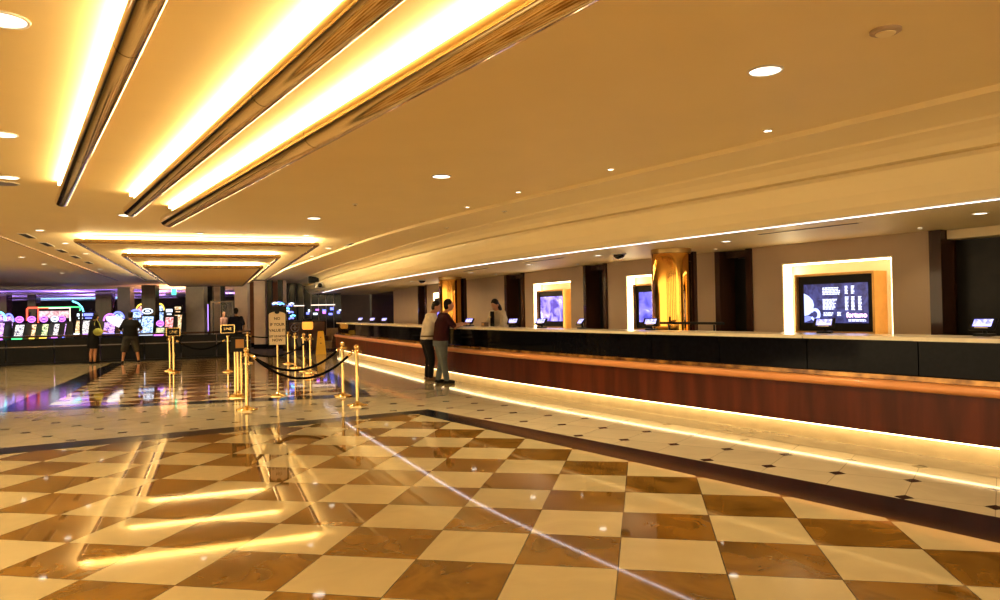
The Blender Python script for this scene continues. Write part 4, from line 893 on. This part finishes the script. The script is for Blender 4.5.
sk = mat('skin_tan', (.50, .24, .13), .5, 0, .08, 20); hair = mat('black_hair', (.012, .009, .008), .5, 0, .4, 60)
stand = dict(knee={-1: (-.11, .02, .48), 1: (.11, .02, .48)}, ankle={-1: (-.12, -.02, .075), 1: (.12, -.02, .075)})
cloth = lambda n, c: mat(n, c, .85, 0, .2, 9, bump=.15)
HEAD = -R(66)      # facing the desk
# customer in maroon
J = dict(stand, head=(.02, .15, 1.645), lean=.16, hipy=-.04, yaw=R(10), elbow={-1: (-.25, .20, 1.18), 1: (.25, .20, 1.18)}, wrist={-1: (-.13, .44, 1.25), 1: (.12, .44, 1.25)}, palm={-1: (.25, 1, .1), 1: (-.25, 1, .1)}, sleeve='half', belt=False, fat=1.28)
J['knee'] = {-1: (-.13, .02, .48), 1: (.12, -.02, .48)}; J['ankle'] = {-1: (-.14, -.06, .075), 1: (.13, .04, .075)}
person((-1.235, 15.67), HEAD, 'man in maroon polo shirt and blue jeans leaning on the desk', J, dict(skin=sk, hair=hair, top=cloth('maroon_cloth', (.045, .010, .014)), bottom=cloth('blue_denim', (.12, .15, .17)), shoe=M_['black']), scale=1.0)
J = dict(stand, head=(.03, .17, 1.625), lean=.20, hipy=-.05, yaw=R(25), nod=R(18), elbow={-1: (-.25, .20, 1.18), 1: (.25, .20, 1.18)}, wrist={-1: (-.10, .40, 1.22), 1: (.10, .42, 1.22)}, palm={-1: (.2, 1, 0), 1: (-.2, 1, 0)}, sleeve='roll', belt=True, fat=1.15)
person((-1.59, 16.45), HEAD, 'man in pale shirt and black trousers behind the man in maroon', J, dict(skin=sk, hair=hair, top=cloth('cream_shirt_cloth', (.78, .72, .62)), bottom=cloth('black_trouser_cloth', (.012, .012, .015)), shoe=mat('brown_shoe', (.16, .08, .03), .4)), scale=1.0)
# desk clerk
q = C(19.15, 1.30)
J = dict(stand, head=(-.03, .16, 1.60), lean=.22, hipy=-.04, yaw=R(-8), nod=R(30), hair='long', elbow={-1: (-.24, .14, 1.14), 1: (.24, .14, 1.14)}, wrist={-1: (-.12, .34, 1.0), 1: (.12, .34, 1.0)}, sleeve='long', top='jacket', fat=1.38)
pr_ = person((q[0], q[1]), R(135), 'desk clerk in beige cardigan with long black hair looking down', J, dict(skin=sk, hair=hair, top=cloth('beige_knit', (.55, .47, .34)), bottom=cloth('black_cloth', (.012, .012, .012)), shoe=M_['black']), scale=1.03)
c = MB(); c.box((0, .225, 1.27), (.11, .03, .38), bevel=.01); c.build('blouse', cloth('black_blouse', (.01, .01, .012)), pr_)
c = MB(); c.box((.045, .245, 1.33), (.05, .01, .03), bevel=.003); c.build('name_badge', M_['brass'], pr_)
# casino visitors
J = dict(stand, head=(0, .12, 1.60), lean=.14, yaw=R(-20), nod=R(8), hair='bun', elbow={-1: (-.26, .16, 1.15), 1: (.27, .12, 1.14)}, wrist={-1: (-.16, .34, 1.12), 1: (.2, .33, 1.10)}, sleeve='half', top='dress', fat=1.15)
pw = person((-13.50, 24.55), R(-30), 'woman in black dress with a lime green shoulder bag at the bar', J, dict(skin=sk, hair=hair, top=cloth('black_dress_cloth', (.010, .010, .012)), bottom=None, shoe=M_['black']), scale=.96)
bag = empty('shoulder_bag', (-13.22, 24.36, 1.05), R(-30), 'lime green shoulder bag hanging at the side of the woman', 'bag')
c = MB(); c.ball((0, 0, 0), .2, 20, (1.25, .45, .62)); c.build('pouch', mat('lime_fabric', (.42, .44, .08), .7), bag); c = MB(); c.tube([(-.18, 0, .08), (-.20, 0, .30), (-.16, .04, .43), (.0, .03, .30), (.18, 0, .06)], .012, 8); c.build('strap', bpy.data.materials['lime_fabric'], bag)
J = dict(stand, head=(0, .10, 1.62), lean=.14, yaw=R(10), nod=R(8), elbow={-1: (-.34, .10, 1.14), 1: (.34, .10, 1.14)}, wrist={-1: (-.22, .34, 1.08), 1: (.22, .34, 1.08)}, sleeve='half', leg=.4, fat=1.38)
J['knee'] = {-1: (-.19, .02, .47), 1: (.19, .02, .47)}; J['ankle'] = {-1: (-.25, -.02, .075), 1: (.25, -.02, .075)}
person((-12.28, 24.60), R(18), 'heavy man in black T-shirt and dark grey shorts at the bar', J, dict(skin=sk, hair=hair, top=cloth('black_tshirt_cloth', (.010, .010, .011)), bottom=cloth('grey_short_cloth', (.045, .045, .042)), shoe=M_['black']), scale=.97)
J = dict(stand, head=(0, .03, 1.66), lean=.03, yaw=R(10), elbow={-1: (-.28, -.02, 1.14), 1: (.28, -.02, 1.14)}, wrist={-1: (-.24, .16, .98), 1: (.24, .16, .98)}, sleeve='half', fat=1.3)
person((wx(236, 28), 28.0), R(15), 'person in navy shirt standing behind the small sign posts', J, dict(skin=sk, hair=hair, top=cloth('navy_cloth', (.012, .014, .035)), bottom=cloth('dark_trouser_cloth', (.012, .012, .014)), shoe=M_['black']), scale=1.0)
J = dict(stand, head=(0, .03, 1.64), lean=.05, yaw=R(30), hair='long', elbow={-1: (-.24, 0, 1.14), 1: (.24, .02, 1.14)}, wrist={-1: (-.2, .2, 1.05), 1: (.2, .2, 1.05)}, sleeve='half', fat=.95)
person((wx(223, 31.5), 31.5), R(-100), 'person in pale pink top far off beside the thin black pillar', J, dict(skin=sk, hair=hair, top=cloth('pink_cloth', (.55, .30, .28)), bottom=cloth('grey_trouser_cloth', (.08, .08, .09)), shoe=M_['black']), scale=.97)

# ------------------------------------------------------------------ world, camera, view
w = bpy.data.worlds.new('World'); sc.world = w; w.use_nodes = True
w.node_tree.nodes['Background'].inputs[0].default_value = (1, .74, .40, 1); w.node_tree.nodes['Background'].inputs[1].default_value = 2.9
F, PITCH, ROLL, CH = 741.08, .01462, .017405, 1.5132
cam = bpy.data.cameras.new('camera'); co = bpy.data.objects.new('camera', cam); COL.objects.link(co); sc.camera = co
cam.sensor_width = 36; cam.sensor_fit = 'HORIZONTAL'; cam.lens = F / 1000 * 36; cam.clip_end = 200
cp, sp, cr, sr = math.cos(PITCH), math.sin(PITCH), math.cos(ROLL), math.sin(ROLL)
Rv, Uv, Fw = Vector((1, 0, 0)), Vector((0, -sp, cp)), Vector((0, cp, sp))
er = Rv * cr - Uv * sr; eu = Rv * sr + Uv * cr
mx = Matrix((er, eu, -Fw)).transposed().to_4x4(); mx.translation = (0, 0, CH); co.matrix_world = mx
sc.view_settings.view_transform = 'Standard'; sc.view_settings.look = 'None'; sc.view_settings.gamma = 1; sc.view_settings.use_curve_mapping = False
sc.view_settings.exposure = .66
sc.cycles.use_denoising = True
sc.cycles.max_bounces = 8; sc.cycles.diffuse_bounces = 4; sc.cycles.glossy_bounces = 5
sc.cycles.sample_clamp_indirect = 6
